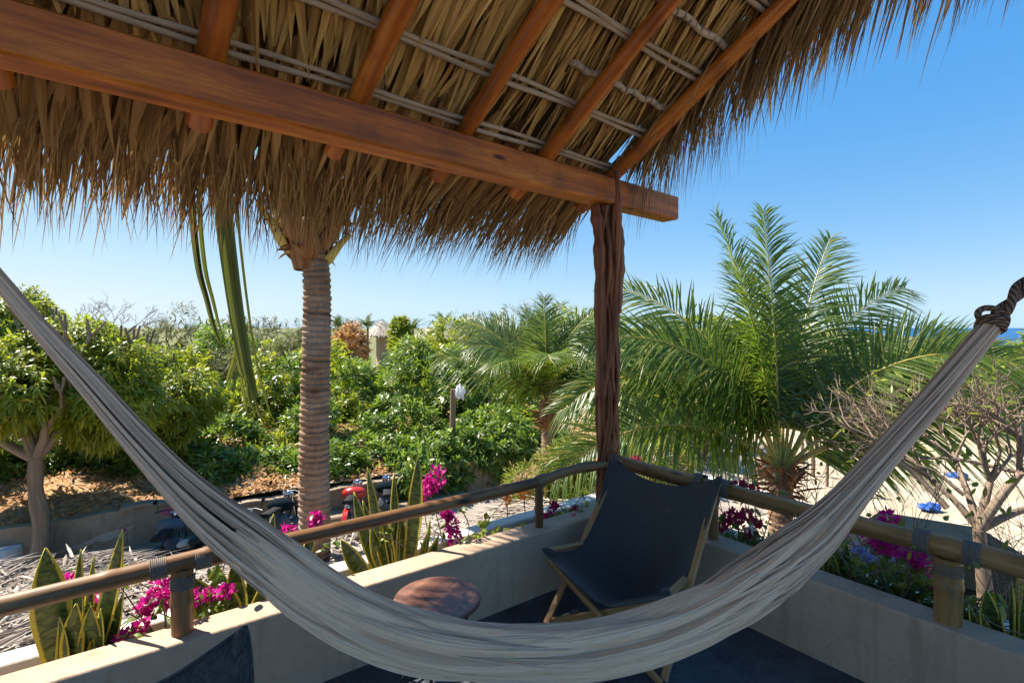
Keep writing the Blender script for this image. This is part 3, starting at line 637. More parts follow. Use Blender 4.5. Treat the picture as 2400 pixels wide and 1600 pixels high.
# right railing
tq = solve(WR, 2222, .082); t2 = solve(WR, 1672, .082)
rail2 = thing('bamboo_railing', 'right bamboo handrail passing behind the canvas chair and the hammock', 'railing', WR(2, .08, ZT), group='bamboo railings on the parapets')
mb = MB(); bamboo(mb, [WR(-.10, .07, ZRAIL + .035), WR(.35, .082, ZRAIL + .02), WR(tq + .07, .082, ZRAIL + .03)], .045, 5, .46); mb.build('pole', M['bamboo_light'], rail2)
mb = MB(); bamboo(mb, [WR(tq - .10, .082, ZRAIL + .035), WR(3.2, .082, ZRAIL + .04), WR(4.8, .082, ZRAIL + .04)], .047, 6, .5); mb.build('pole', M['bamboo_light'], rail2)
for t, rad in ((tq, .050), (t2, .030), (4.4, .05)):
    mb = MB(); bamboo(mb, [WR(t, .082, ZT - .02), WR(t, .084, -1.15), WR(t, .082, ZRAIL - .01)], rad, int(t * 9) + 3, .55); o = mb.build('upright', M['bamboo_light'], rail2)
    for dx in (-.092, .082):
        mb = MB(); coil(mb, WR(t + dx, .082, ZRAIL + .033), B2, .051, .0036, 8, .0075); mb.build('lashing', M['cord'], o)
    mb = MB(); coil(mb, WR(t, .083, ZRAIL - .06), V(.1, .05, 1), rad + .003, .003, 6, .009); mb.build('lashing', M['cord'], o)

# round side table
TB = V(-.347, 2.377, ZF)
tab = thing('side_table', 'small round dark wood side table with black metal legs beside the parapet', 'table', TB)
mb = MB(); mb.lathe([(0, .426), (.190, .426), (.199, .429), (.2015, .436), (.2015, .444), (.199, .449), (.194, .450), (0, .450)], TB, 64)
o = mb.build('tabletop', M['tablewood'], tab, smooth=False)
uvl = o.data.uv_layers[0].data; co = np.empty(len(o.data.vertices) * 3); o.data.vertices.foreach_get('co', co); co = co.reshape(-1, 3)
li = np.empty(len(o.data.loops), int); o.data.loops.foreach_get('vertex_index', li); uvv = np.c_[co[li, 0] * .8 + co[li, 1] * -.35, co[li, 0] * .35 + co[li, 1] * .8]
uvl.foreach_set('uv', uvv.astype(np.float32).ravel())
for k in range(3):
    a = .5 + k * 2.094
    mb = MB(); mb.tube([TB + V(.14 * math.cos(a), .14 * math.sin(a), .425), TB + V(.155 * math.cos(a), .155 * math.sin(a), .2), TB + V(.17 * math.cos(a), .17 * math.sin(a), .006)], .008, 8); mb.build('leg', M['black'], tab)
mb = MB(); mb.tube([TB + V(.168 * math.cos(i * .1963), .168 * math.sin(i * .1963), .055) for i in range(33)], .006, 6); mb.build('ring', M['black'], tab)

# folding canvas butterfly chairs
def make_chair(label, loc, rz, sling, rnd=(.085, .06), pd=-.06):
    c = thing('butterfly_chair', label, 'chair', loc, rz, 'folding sling chairs on the terrace')
    FL, FR, TL, TR = V(-.39, .03, .42), V(.365, .05, .42), V(-.35, .75, .86), V(.357, .75, .855)
    L, F = V(-.358, 0, .0), V(.358, 0, .0)
    def pole(p, q, nm='pole', wd=.036, ht=.022):
        m = MB(); m.bar(p, q, wd, ht, V(0, 1, .2), .004); m.build(nm, M['chairwood'], c, smooth=False, local=True)
    pole(TL + V(.02, .035, pd), L + V(0, .012, 0)); pole(TR + V(-.02, .035, pd), F + V(0, .012, 0))
    pole(FL + V(.02, .02, -.07), F + V(0, -.014, 0)); pole(FR + V(-.02, .05, -.08), L + V(0, .038, 0))
    pole((TL.lerp(L, .22)) + V(.012, .085, 0), V(.30, .66, 0)); pole((TR.lerp(F, .22)) + V(-.012, .11, 0), V(-.30, .66, 0))
    pole(FR + V(0, .0, -.02), TR.lerp(F, .57) + V(-.026, 0, 0), 'side_bar'); pole(FL + V(0, .0, -.02), TL.lerp(L, .57) + V(.026, 0, 0), 'side_bar')
    FL, FR, TL, TR = FL + V(-.025, -.025, .01), FR + V(.03, -.03, .01), TL + V(-.025, .01, .012), TR + V(.03, .01, .012)
    na, nb = 44, 54; g = np.zeros((na + 1, nb + 1, 3)); uv = np.zeros((na + 1, nb + 1, 2))
    fa = lambda a: FL.lerp(FR, (a + 1) / 2) + V(.03 * (1 - abs(a)), -.04, -.175) * max(0, 1 - math.sqrt(a * a + .01) / 1.005) ** .95
    ba = lambda a: TL.lerp(TR, (a + 1) / 2) + V(0, -.05, -.155) * (1 - abs(a) ** 2.2) ** .8
    sg_ = lambda b_: math.sin(math.pi * b_ ** .86) ** 1.25
    la = lambda b_: FL.lerp(TL, b_) + V(.07, .02, -.25) * sg_(b_)
    ra = lambda b_: FR.lerp(TR, b_) + V(-.07, .02, -.25) * sg_(b_)
    for i in range(na + 1):
        for j in range(nb + 1):
            a0 = 2 * i / na - 1; b0 = 2 * j / nb - 1
            a = a0 * math.sqrt(1 - rnd[0] * b0 ** 4); bb = b0 * math.sqrt(1 - rnd[1] * a0 ** 4); b_ = (bb + 1) / 2; u = (a + 1) / 2
            p = fa(a) * (1 - b_) + ba(a) * b_ + la(b_) * (1 - u) + ra(b_) * u - (FL * (1 - u) * (1 - b_) + FR * u * (1 - b_) + TL * (1 - u) * b_ + TR * u * b_)
            cb = (1 - a * a) * math.sin(math.pi * b_)
            p += V(0, .05, -.05) * cb
            tn = max(0, abs(a) - .2) * max(0, abs(bb) - .2)
            p += V(0, -.006, .008) * (math.sin(9 * a * bb + 3 * a) * tn + .6 * math.sin(13 * a + 8 * bb) * cb * .5)
            g[i, j] = p; uv[i, j] = (u * .8, b_ * 1.1)
    m = MB(); m.grid(g, uv); o = m.build('sling', sling, c, local=True)
    md = o.modifiers.new('thickness', 'SOLIDIFY'); md.thickness = .007; md.offset = 0
    # hems and the pockets at the four tips
    for nm, e in (('hem', g[0]), ('hem', g[-1]), ('hem', g[:, 0]), ('hem', g[:, -1])):
        m = MB(); m.tube([Vector(q) for q in e], .0055, 6); m.build(nm, sling, o, local=True)
    ce = g[na // 2, nb // 2]
    for (i, j) in ((0, 0), (-1, 0), (0, -1), (-1, -1)):
        q = Vector(g[i, j]); d_ = (Vector(ce) - q).normalized(); m = MB()
        m.lathe([(.001, -.014), (.011, -.011), (.019, -.004), (.022, .010), (.022, .03), (.012, .07)], (0, 0, 0), 14)
        ob = m.build('pocket', sling, o, local=True); ob.matrix_local = Matrix.Translation(q + d_ * .018) @ d_.to_track_quat('Z', 'Y').to_matrix().to_4x4()
    return c
make_chair('dark charcoal canvas butterfly chair with oak frame in the corner by the post', (.456, 2.695, ZF), R(-42), M['canvas'])
ch2 = make_chair('worn black sling chair of which only one back corner shows, beside the left parapet', (0, 0, ZF), 0, M['leather'], (.15, .13), -.18)
a = R(37); ch2.rotation_euler.z = a
tipl = Matrix.Rotation(a, 4, 'Z') @ V(.357, .75, 0); ch2.location = (-.815 - tipl.x, 1.565 - tipl.y, ZF)

# hammock: gathered cloth body, end cords, eye, rope
hx = [0, 100, 200, 300, 400, 480, 540, 600, 700, 800, 900, 1000, 1100, 1200, 1300, 1400, 1500, 1600, 1700, 1800, 1880, 1950, 2050, 2150, 2250, 2284]
ht = [620, 735, 835, 945, 1045, 1112, 1150, 1187, 1268, 1335, 1385, 1420, 1437, 1440, 1435, 1420, 1395, 1350, 1290, 1215, 1155, 1090, 980, 865, 745, 706]
hb = [668, 790, 910, 1035, 1150, 1235, 1290, 1345, 1430, 1490, 1530, 1553, 1562, 1565, 1562, 1550, 1525, 1490, 1440, 1365, 1290, 1195, 1065, 945, 810, 768]
k_ = 2400 / 2352; hx, ht, hb = (np.array(x, float) * k_ for x in (hx, ht, hb)); HY = 1.25
cx = (hx - 1200) / 1200 * HY; cz = (767 - (ht + hb) / 2) / 1200 * HY
Ls = np.r_[0, np.cumsum(np.hypot(np.diff(cx), np.diff(cz)))]
sl = np.gradient(cz, Ls), np.gradient(cx, Ls); hh_ = (hb - ht) / 2 / 1200 * HY * np.abs(sl[1]) / np.hypot(*sl)
cx = np.r_[-2.0, -1.55, cx]; cz = np.r_[.93, .46, cz]; hh_ = np.r_[.013, .018, hh_]; Ls = np.r_[0, np.cumsum(np.hypot(np.diff(cx), np.diff(cz)))]
def smooth(y, k=3):
    for _ in range(k): y = np.r_[y[0], (y[:-2] + 2 * y[1:-1] + y[2:]) / 4, y[-1]]
    return y
lu = np.linspace(0, Ls[-1], 300); SX = smooth(np.interp(lu, Ls, cx), 14); SZ = smooth(np.interp(lu, Ls, cz), 14); SH = smooth(np.interp(lu, Ls, hh_), 10)
TX, TZ = np.gradient(SX), np.gradient(SZ); tl_ = np.hypot(TX, TZ); NX, NZ = -TZ / tl_, TX / tl_
ham = thing('hammock', 'pale beige woven hammock hanging across the terrace in a deep curve', 'hammock', (.1, HY, -.8))
i0 = int(np.argmin(np.abs(SX - (545 * k_ - 1200) / 1200 * HY))); i1 = int(np.argmin(np.abs(SX - (1905 * k_ - 1200) / 1200 * HY)))
def lobes(th, u, seed):
    r_ = np.random.default_rng(seed); k = 8; f = 0
    w_ = th + .30 * np.sin(2 * th + .5 * u) + .18 * np.sin(3 * th - .7 * u + 1) + .14 * np.sin(u * 1.0)
    f = np.abs(np.sin(w_ * k / 2)) ** .6
    w2 = th * 1.0 - .5 * np.sin(th + u * 1.3); g_ = np.abs(np.sin(w2 * 3.5 + .5 * np.sin(u * .8))) ** .8
    return .56 + .29 * f + .15 * g_
nu, nth = 260, 150; idx = np.linspace(i0, i1, nu); th = np.linspace(0, 2 * np.pi, nth + 1)
it = lambda arr: np.interp(idx, np.arange(300), arr)
x_, z_, h_, nx, nz = it(SX), it(SZ), it(SH), it(NX), it(NZ); uu = np.linspace(0, 7, nu)
ta = np.clip(np.minimum(np.arange(nu), nu - 1 - np.arange(nu)) / 26, 0, 1) ** .6 * .22 + .78
f = lobes(th[None], uu[:, None], 2); f = f / f.max(1, keepdims=True)
rag = 1 + .012 * np.sin(th[None] * 37 + uu[:, None] * 3) + .006 * np.sin(th[None] * 61 - uu[:, None] * 5)
Rr = h_[:, None] * f * rag * ta[:, None]
lip = np.exp(-((th[None] - 1.25 - .12 * np.sin(uu[:, None] * .9)) / .16) ** 2) * np.sin(np.pi * np.clip((uu[:, None] - .8) / 5.6, 0, 1)) ** .8
Rr = Rr * (1 - .55 * lip)
v = np.zeros((nu, nth + 1, 3)); v[..., 0] = x_[:, None] + Rr * np.cos(th) * nx[:, None]; v[..., 2] = z_[:, None] + Rr * np.cos(th) * nz[:, None]
v[..., 1] = HY - Rr * np.sin(th) * .95 * -1 * -1
uvg = np.stack(np.broadcast_arrays((th / 6.283 * .55)[None], (it(lu))[:, None]), -1)
mb = MB(); mb.grid(v, uvg); mb.build('body', M['hammock'], ham)
r = np.random.default_rng(19); mb = MB()                                 # single cords standing proud of the cloth
ctr = np.stack([x_, np.full(nu, HY), z_], -1)
for k in range(80):
    j = r.uniform(0, nth); e_ = np.linspace(0, 1, nu); jj = (j + 5 * np.sin(e_ * r.uniform(2, 5) + r.uniform(0, 6)) ) % nth
    i0_ = jj.astype(int); f_ = (jj - i0_)[:, None]; q = v[np.arange(nu), i0_] * (1 - f_) + v[np.arange(nu), (i0_ + 1) % (nth + 1)] * f_
    a_, b_ = sorted(r.integers(0, nu, 2)); b_ = max(b_, a_ + 60); q = q[a_:b_:2]
    if len(q) < 10: continue
    o_ = ctr[a_:b_:2][:len(q)]; q = o_ + (q - o_) * (1.012 + .012 * np.sin(np.linspace(0, 9, len(q)) + k))[:, None]
    mb.tube(q, r.uniform(.0010, .0019), 4, cap=False)
mb.build('surface_cords', M['strand_light'], ham, kind='stuff')
# end cords: a bundle that fans out into the body
r = np.random.default_rng(9)
def cords(ia, ib, n, flip, name, spread=1.0):
    mb = MB()
    for k in range(n):
        ii = np.linspace(ia, ib + r.normal(0, 9), 60); g = lambda arr: np.interp(ii, np.arange(300), arr)
        X_, Z_, H_, A_, C_ = g(SX), g(SZ), g(SH), g(NX), g(NZ)
        H_ = H_ * np.where(np.arange(60) > 50, 1 - (np.arange(60) - 50) / 10 * .35, 1)
        th0 = r.uniform(0, 6.283); rho = math.sqrt(r.uniform(.05, 1)) * spread; tw = r.normal(.9, .25); ph = r.uniform(0, 6.28); am = r.uniform(.0, .05)
        e = np.linspace(0, 1, 60); a_ = th0 + tw * (1 - e) * 1.5 + am * 3 * np.sin(e * 9 + ph)
        rr = H_ * .97 * (rho * (1 - .0 * e) + am * np.sin(e * 12 + ph))
        pts = np.stack([X_ + rr * np.cos(a_) * A_, HY - rr * np.sin(a_), Z_ + rr * np.cos(a_) * C_], -1)
        mb.tube(pts, r.uniform(.0022, .0042), 5, cap=False)
    return mb.build(name, M['strand'], ham, kind='stuff')
iL0 = 2; iR = 299
cords(iL0, i0 + 26, 105, 0, 'end_cords'); cords(iR, i1 - 22, 105, 1, 'end_cords')
# knot, eye and rope at the right end
e = V(SX[-1], HY, SZ[-1]); dr = V(SX[-1] - SX[-8], 0, SZ[-1] - SZ[-8]).normalized(); up = V(-dr.z, 0, dr.x)
mb = MB(); coil(mb, e + dr * -.012, dr + V(0, .3, 0), .024, .0075, 2.2, .014, 16); mb.build('knot', M['rope'], ham)
mb = MB(); mb.tube([e + dr * .004 + (dr * .022 * math.sin(a_) + (up * .8 + V(0, .5, 0)) * .030 * math.cos(a_)) + up * .010 for a_ in np.linspace(0, 6.2832, 28)], .0075, 8); mb.build('eye', M['rope'], ham)
for s_ in (-1, 1):
    mb = MB(); pts = []
    for i in range(120):
        l = i / 119 * 1.3; a_ = l * 42 + (s_ > 0) * math.pi
        pts.append(e + dr * (.012 + l) + (up * math.cos(a_) + V(0, 1, 0) * math.sin(a_)) * .0085)
    mb.tube(pts, .0098, 7); mb.build('rope', M['rope'], ham)
mb = MB(); mb.tube(curve([V(-1.93, HY, .85), V(-2.0, HY, .93), V(-2.04, HY + .02, 1.12), V(-2.1, 1.42, 1.12), V(-2.1, 1.42, .86), V(-2.0, HY, .92)], 40), .012, 8); mb.build('rope', M['rope'], ham)

# ================================================================== FLOWER TROUGHS
def spot(side, px, off=.35):
    fn = WL if side == 'l' else WR; t = solve(fn, px, off); return fn(t, off, -1.55)
def snake_plant(label, base, leaves, wd=.062, seed=0):
    r_ = np.random.default_rng(seed)
    pl = thing('snake_plant', label, 'plant', base, group='snake plants in the flower troughs')
    for (px, py, dx, dy, ww, be) in leaves:
        st = base + V(dx, dx * .3 + r_.uniform(-.03, .03), 0); tip = P(px, py, base.y + dy); d = tip - st; L = d.length
        side = V(d.z, 0, -d.x).normalized()
        bend = side * be; n = V(-d.x * .5 + r_.normal(0, .25), -1, .1 + r_.normal(0, .2))
        m = MB(); m.strips([tuple(st)], [tuple(d - bend)], [tuple(n)], L, wd * ww, nseg=14, bend=[tuple(bend)], fold=-.35, twist=r_.normal(0, .5), prof=lambda t: np.clip((.62 + .75 * t) * (t < .5) + (t >= .5) * (1 - (np.maximum(t - .5, 0) / .5) ** 2.2) * .995 + .0, .02, 1))
        o = m.build('leaf', M['snake'], pl); md = o.modifiers.new('thickness', 'SOLIDIFY'); md.thickness = .005
    return pl
snake_plant('largest yellow-edged snake plant, at the far left of the trough beside the double-lashed upright', spot('l', 172),
    [(107, 1283, -.03, -.02, 1.55, .05), (140, 1438, -.06, -.06, .75, -.10), (188, 1287, .0, .03, .7, .02), (218, 1304, .02, .05, .65, -.02), (286, 1240, .04, .0, .9, -.06), (268, 1292, .06, .06, 1.0, -.03), (287, 1388, .05, -.02, .75, -.05), (178, 1415, .0, -.05, 1.0, .02), (212, 1420, .03, -.05, 1.05, -.03), (235, 1425, .05, -.06, 1.1, -.05), (155, 1400, -.01, .05, .95, .03), (250, 1370, .07, .04, .8, -.04)], .088, 1)
snake_plant('snake plant half hidden behind the left end of the hammock body', spot('l', 575),
    [(450, 1349, -.05, -.05, 1.5, .07), (505, 1318, -.03, .02, 1.0, .04), (545, 1318, .0, .0, 1.2, .02), (590, 1325, .02, .03, .9, .0), (641, 1204, .03, .12, .9, -.02), (751, 1192, .10, .25, .8, -.10), (660, 1330, .05, .0, .9, -.04), (700, 1350, .08, -.02, .8, -.06), (470, 1400, -.06, -.06, .8, .06), (530, 1370, -.02, -.06, 1.1, .03), (612, 1375, .03, -.06, 1.0, -.02)], .085, 2)
snake_plant('tall snake plant behind the round table, beside the big magenta flower head', spot('l', 928),
    [(860, 1095, -.02, .0, .85, .03), (828, 1152, -.05, .03, 1.0, .05), (924, 1108, .0, .04, .8, .0), (980, 1068, .05, .0, 1.15, -.05), (797, 1262, -.08, -.05, 1.2, .07), (1030, 1252, .09, -.04, .8, -.06), (850, 1172, -.03, .06, .6, .02), (1001, 1250, .07, -.02, .5, -.04), (895, 1200, -.01, -.03, 1.0, .02), (940, 1190, .02, .06, .9, -.02), (870, 1230, -.04, -.04, .9, .04), (1010, 1212, .07, .05, .5, -.10)], .082, 3)
snake_plant('dark snake plant in the right trough just past the hammock, below the magenta bracts', spot('r', 1962, .30),
    [(1985, 1272, .03, .05, 1.0, -.03), (1938, 1270, -.02, .02, .8, .02), (1952, 1300, .0, .0, .9, .0), (1915, 1300, -.04, .03, .7, .04), (2010, 1310, .05, .0, .7, -.05)], .075, 4)
snake_plant('snake plant at the right edge, behind the thick double-lashed upright', spot('r', 2385, .33),
    [(2312, 1380, -.05, .0, 1.1, .05), (2296, 1425, -.06, -.02, .9, .06), (2345, 1422, -.03, -.05, .8, .03), (2372, 1362, .0, .03, 1.0, .0), (2410, 1340, .04, .02, 1.0, -.03), (2395, 1290, .02, .08, .9, -.01), (2270, 1412, -.09, .0, .7, .06), (2440, 1420, .06, .0, .9, -.06)], .08, 5)

def flower_head(mb, c, rad, r_, n=None):
    n = n or int(40 + 900 * rad)
    d = r_.normal(0, 1, (n, 3)); d = unit(d); p = np.array(tuple(c)) + d * rad * (.35 + .6 * r_.random((n, 1)) ** .5)
    D = unit(d + r_.normal(0, .5, (n, 3))); mb.strips(p, D, r_.normal(0, 1, (n, 3)), r_.uniform(.018, .034, n), r_.uniform(.014, .026, n), nseg=2, bend=r_.normal(0, .006, (n, 3)))
def bougainvillea(label, base, heads, mat, leaves=60, seed=0, twigs=3, reach=.3, group='bougainvilleas in the flower troughs'):
    r_ = np.random.default_rng(seed); pl = thing('bougainvillea', label, 'flowering plant', base, group=group)
    ms = MB(); pts_all = []
    ends = [P(px, py, base.y + dy) for px, py, dy, rad in heads] + [base + (B2 if base.x > .752 else A2) * r_.normal(0, reach) + (OR_ if base.x > .752 else OL) * r_.uniform(-.05, .25) + V(0, 0, r_.uniform(.2, .55)) for _ in range(twigs)]
    for k, e in enumerate(ends):
        m1 = base.lerp(e, .4) + V(r_.normal(0, .05), r_.normal(0, .04), r_.uniform(.0, .08)); c = curve([base + V(r_.normal(0, .02), r_.normal(0, .02), 0), m1, e], 14)
        ms.tube(c, np.linspace(.005, .0022, 15), 5); pts_all += c[3:]
    ms.build('stem', M['twig'], pl)
    ml = MB(); q = np.array([tuple(pts_all[i]) for i in r_.integers(0, len(pts_all), leaves)]) + r_.normal(0, .02, (leaves, 3))
    D = r_.normal(0, 1, (leaves, 3)) + [0, -.2, .2]; ml.strips(q, D, r_.normal(0, .5, (leaves, 3)) + [0, -.3, 1], r_.uniform(.035, .075, leaves), r_.uniform(.022, .045, leaves), nseg=3, fold=.3, bend=np.c_[np.zeros((leaves, 2)), -r_.uniform(0, .02, leaves)])
    ml.build('leaves', M['boug_leaf'], pl, kind='stuff')
    for (px, py, dy, rad) in heads:
        m = MB(); flower_head(m, P(px, py, base.y + dy), rad, r_); m.build('flower_head', mat, pl)
    return pl
bougainvillea('magenta bougainvillea twig with small flower heads beside the double-lashed left upright', spot('l', 385, .30),
    [(373, 1376, -.03, .034), (395, 1402, .0, .022), (446, 1403, -.02, .03), (340, 1420, .03, .026), (360, 1430, .02, .02), (236, 1404, -.08, .036), (160, 1366, .0, .036), (300, 1494, -.13, .04), (330, 1465, -.10, .02)], M['magenta'], 40, 1)
bougainvillea('small magenta bougainvillea with yellow-green leaves between upright and hammock', spot('l', 520, .27),
    [(490, 1392, -.02, .022), (527, 1386, .0, .026)], M['magenta'], 90, 2, 3, .16)
bougainvillea('bougainvillea with one big round magenta flower head standing above the left rail', spot('l', 1050),
    [(1020, 1118, .0, .068), (990, 1150, -.02, .066), (1005, 1138, -.03, .05), (1058, 1226, -.02, .042), (1066, 1258, -.05, .044), (1050, 1205, .0, .022), (1044, 1202, .02, .018)], M['magenta'], 46, 3)
bougainvillea('bougainvillea with small pink heads half hidden between hammock and palm trunk', spot('l', 715),
    [(673, 1247, .0, .03), (745, 1228, .05, .03), (742, 1213, .05, .024)], M['magenta'], 60, 4)
bougainvillea('crimson bougainvillea lying over the parapet beside the thin knotty upright', spot('l', 1330, .22),
    [(1288, 1213, -.06, .035), (1280, 1222, -.08, .028), (1297, 1184, .1, .022), (1338, 1220, -.14, .03), (1346, 1196, .04, .018), (1352, 1204, -.04, .018)], M['crimson'], 60, 5)
bougainvillea('crimson bougainvillea behind the canvas chair, left of the hammock', spot('r', 1760),
    [(1718, 1208, -.02, .034), (1748, 1210, .0, .038), (1733, 1214, -.03, .025), (1702, 1216, .02, .022), (1775, 1226, .0, .02), (1692, 1234, .05, .022), (1733, 1137, .12, .025), (1752, 1142, .1, .026), (1768, 1145, .1, .022), (1755, 1250, 0, .018)], M['crimson'], 120, 6, 9, .34)
bougainvillea('magenta bougainvillea hanging under the right rail between hammock and thick upright', spot('r', 2110),
    [(2085, 1213, .05, .035), (1975, 1238, .12, .028), (1950, 1268, .1, .03), (2046, 1257, -.02, .04), (2075, 1272, -.05, .042), (2092, 1280, -.06, .035), (2118, 1291, -.03, .025), (2150, 1304, -.05, .036), (2168, 1325, -.06, .036), (2160, 1284, .0, .02), (2200, 1385, -.1, .015)], M['magenta'], 150, 7, 8, .3)
def clump(name, label, cat, base, spread, n, mat, L=(.05, .11), W=(.02, .04), h=.2, seed=0, stems=10, flowers=None, group=None):
    r_ = np.random.default_rng(seed); pl = thing(name, label, cat, base, group=group); ms = MB(); q = []
    for k in range(stems):
        al, ou = (B2, OR_) if base.x > .752 else (A2, OL); e = base + al * r_.normal(0, spread[0]) + ou * abs(r_.normal(0, spread[1])) + V(0, 0, r_.uniform(.4, 1) * h); s0 = base + al * r_.normal(0, spread[0] * .6) + ou * abs(r_.normal(0, spread[1] * .5)) + V(0, 0, -.02)
        c = curve([s0, s0.lerp(e, .5) + V(r_.normal(0, .03), r_.normal(0, .03), .03), e], 8); ms.tube(c, .0025, 4); q += c[2:]
    ms.build('stem', M['twig'], pl); q = np.array([tuple(x) for x in q]); pp = q[r_.integers(0, len(q), n)] + r_.normal(0, .03, (n, 3))
    m = MB(); m.strips(pp, r_.normal(0, 1, (n, 3)) + [0, 0, .3], r_.normal(0, .5, (n, 3)) + [0, -.2, 1], r_.uniform(*L, n), r_.uniform(*W, n), nseg=3, fold=.3, bend=np.c_[np.zeros((n, 2)), -r_.uniform(0, .03, n)]); m.build('leaves', mat, pl, kind='stuff')
    if flowers:
        for (px, py, dy, rad) in flowers[1]:
            m = MB(); flower_head(m, P(px, py, base.y + dy), rad, r_, 26); m.build('flower_head', flowers[0], pl)
    return pl
clump('ground_cover', 'lime green leafy plant beside the thin knotty upright', 'plant', spot('l', 1180, .3), (.20, .09), 190, M['garden'], (.05, .11), (.025, .05), .17, 1, 14, None, 'leafy plants in the flower troughs')
clump('ground_cover', 'tiny green herb at the foot of the tall snake plant behind the table', 'plant', spot('l', 800, .25), (.14, .06), 150, M['boug_leaf'], (.02, .05), (.012, .03), .10, 2, 12, None, 'leafy plants in the flower troughs')
clump('ground_cover', 'bright green plant between thin upright and chair', 'plant', spot('l', 1345, .35), (.16, .08), 170, M['garden'], (.03, .08), (.015, .035), .16, 3, 12, None, 'leafy plants in the flower troughs')
clump('ground_cover', 'leafy green plant with pale blue flowers under the right rail', 'plant', spot('r', 2040, .3), (.24, .12), 320, M['boug_leaf'], (.04, .09), (.02, .045), .30, 4, 24, (M['bluepetal'], [(2030, 1300, .0, .02), (2045, 1312, -.02, .018), (2005, 1282, .03, .018), (2085, 1300, 0, .016)]), 'leafy plants in the flower troughs')
clump('ground_cover', 'green weedy plant behind the crimson flowers beside the chair', 'plant', spot('r', 1790, .35), (.26, .12), 300, M['boug_leaf'], (.03, .07), (.014, .03), .26, 5, 24, (M['whitepetal'], [(1755, 1240, 0, .02), (1830, 1290, 0, .016)]), 'leafy plants in the flower troughs')
clump('ground_cover', 'green plant around the thick double-lashed right upright', 'plant', spot('r', 2180, .36), (.24, .10), 300, M['boug_leaf'], (.04, .10), (.02, .045), .28, 6, 22, None, 'leafy plants in the flower troughs')
clump('ground_cover', 'yellow and orange leaved sprig on the parapet below the largest snake plant', 'plant', spot('l', 335, .20) + V(.02, -.02, .12), (.09, .04), 40, M['garden'], (.03, .06), (.018, .03), .14, 7, 6, None, 'leafy plants in the flower troughs')
# pebbles and bits lying in the troughs
mb = MB(); r = np.random.default_rng(4)
for k in range(130):
    fn = WL if k < 80 else WR; q = fn(r.uniform(.1, 4), r.uniform(.2, .5), -1.545); mb.blob(q, r.uniform(.008, .03) * np.array([1, .8, .6]), 5, .2, k)
tag(mb.build('trough_pebbles', M['patch']), kind='stuff')
for k, (px, dz) in enumerate(((255, 0), (135, -.01))):
    mb = MB(); mb.blob(spot('l', px, .26) + V(0, 0, .06 + dz), (.13, .075, .07), 9, .16, 40 + k)
    tag(mb.build('rock', M['patch']), ['long pale rock to the right of the largest snake plant, against the parapet', 'pale rock to the left of the largest snake plant, against the parapet'][k], 'rock', 'rocks in the flower troughs')

# ================================================================== PALMS
def frond(pal, base, az, el0, length, droop, mat, seed, nl=84, leaf=.62, vee=.35, hang=.30, rw=.022, lw=.036, curl=0.0, tilt=0.0, petiole=.16):
    """one coconut frond: a curved rachis with two rows of leaflets"""
    r_ = np.random.default_rng(seed); m = 26; pts = [Vector(base)]; e = R(el0); a = R(az)
    for i in range(m):
        t = (i + .5) / m; ee = e - R(droop) * t ** 1.35; aa = a + R(curl) * t
        pts.append(pts[-1] + V(math.cos(aa) * math.cos(ee), math.sin(aa) * math.cos(ee), math.sin(ee)) * (length / m))
    mb = MB(); mb.tube(pts, np.linspace(rw, .004, m + 1) * np.clip(1.5 - np.linspace(0, 1, m + 1) * 4, 1, 2), 7); fr = mb.build('frond', M['petiole'], pal)
    p = np.array([tuple(q) for q in pts]); T = unit(np.gradient(p, axis=0))
    t = np.linspace(petiole, .995, nl); ii = t * m
    C = np.stack([np.interp(ii, np.arange(m + 1), p[:, k]) for k in range(3)], -1); TT = unit(np.stack([np.interp(ii, np.arange(m + 1), T[:, k]) for k in range(3)], -1))
    S = np.array([-math.sin(a), math.cos(a), 0.0]); S = unit(S - TT * (TT @ S)[:, None]); N = np.cross(TT, S); N *= np.sign(N[:, 2:3] + 1e-6)
    if tilt: S, N = S * math.cos(tilt) + N * math.sin(tilt), N * math.cos(tilt) - S * math.sin(tilt)
    prof_l = leaf * np.clip(np.sin(np.pi * (t * .86 + .08)), .1, 1) ** .6 * (1 - .25 * t)
    mb = MB(); 
    for sg in (-1, 1):
        fw = np.radians(16 + 40 * t + r_.normal(0, 5, nl)); ve = vee * (1 - .6 * t) + r_.normal(0, .10, nl)
        D = S * sg * np.cos(fw)[:, None] + TT * np.sin(fw)[:, None] + N * ve[:, None]
        L = prof_l * r_.uniform(.85, 1.08, nl); bd = np.zeros((nl, 3)); bd[:, 2] = -hang * L * r_.uniform(.5, 1.5, nl)
        k = r_.random(nl) < .05; bd[k, 2] -= .5 * L[k]
        keep = r_.random(nl) > .03
        mb.strips(C[keep], D[keep], (N - S * sg * .2)[keep], L[keep], (lw * np.clip(1.1 - .5 * t, .3, 1))[keep], nseg=5, bend=bd[keep], prof=LANCE, fold=.35, twist=r_.normal(0, .25, nl)[keep])
    mb.build('leaflets', mat, fr, smooth=False, kind='stuff'); return fr
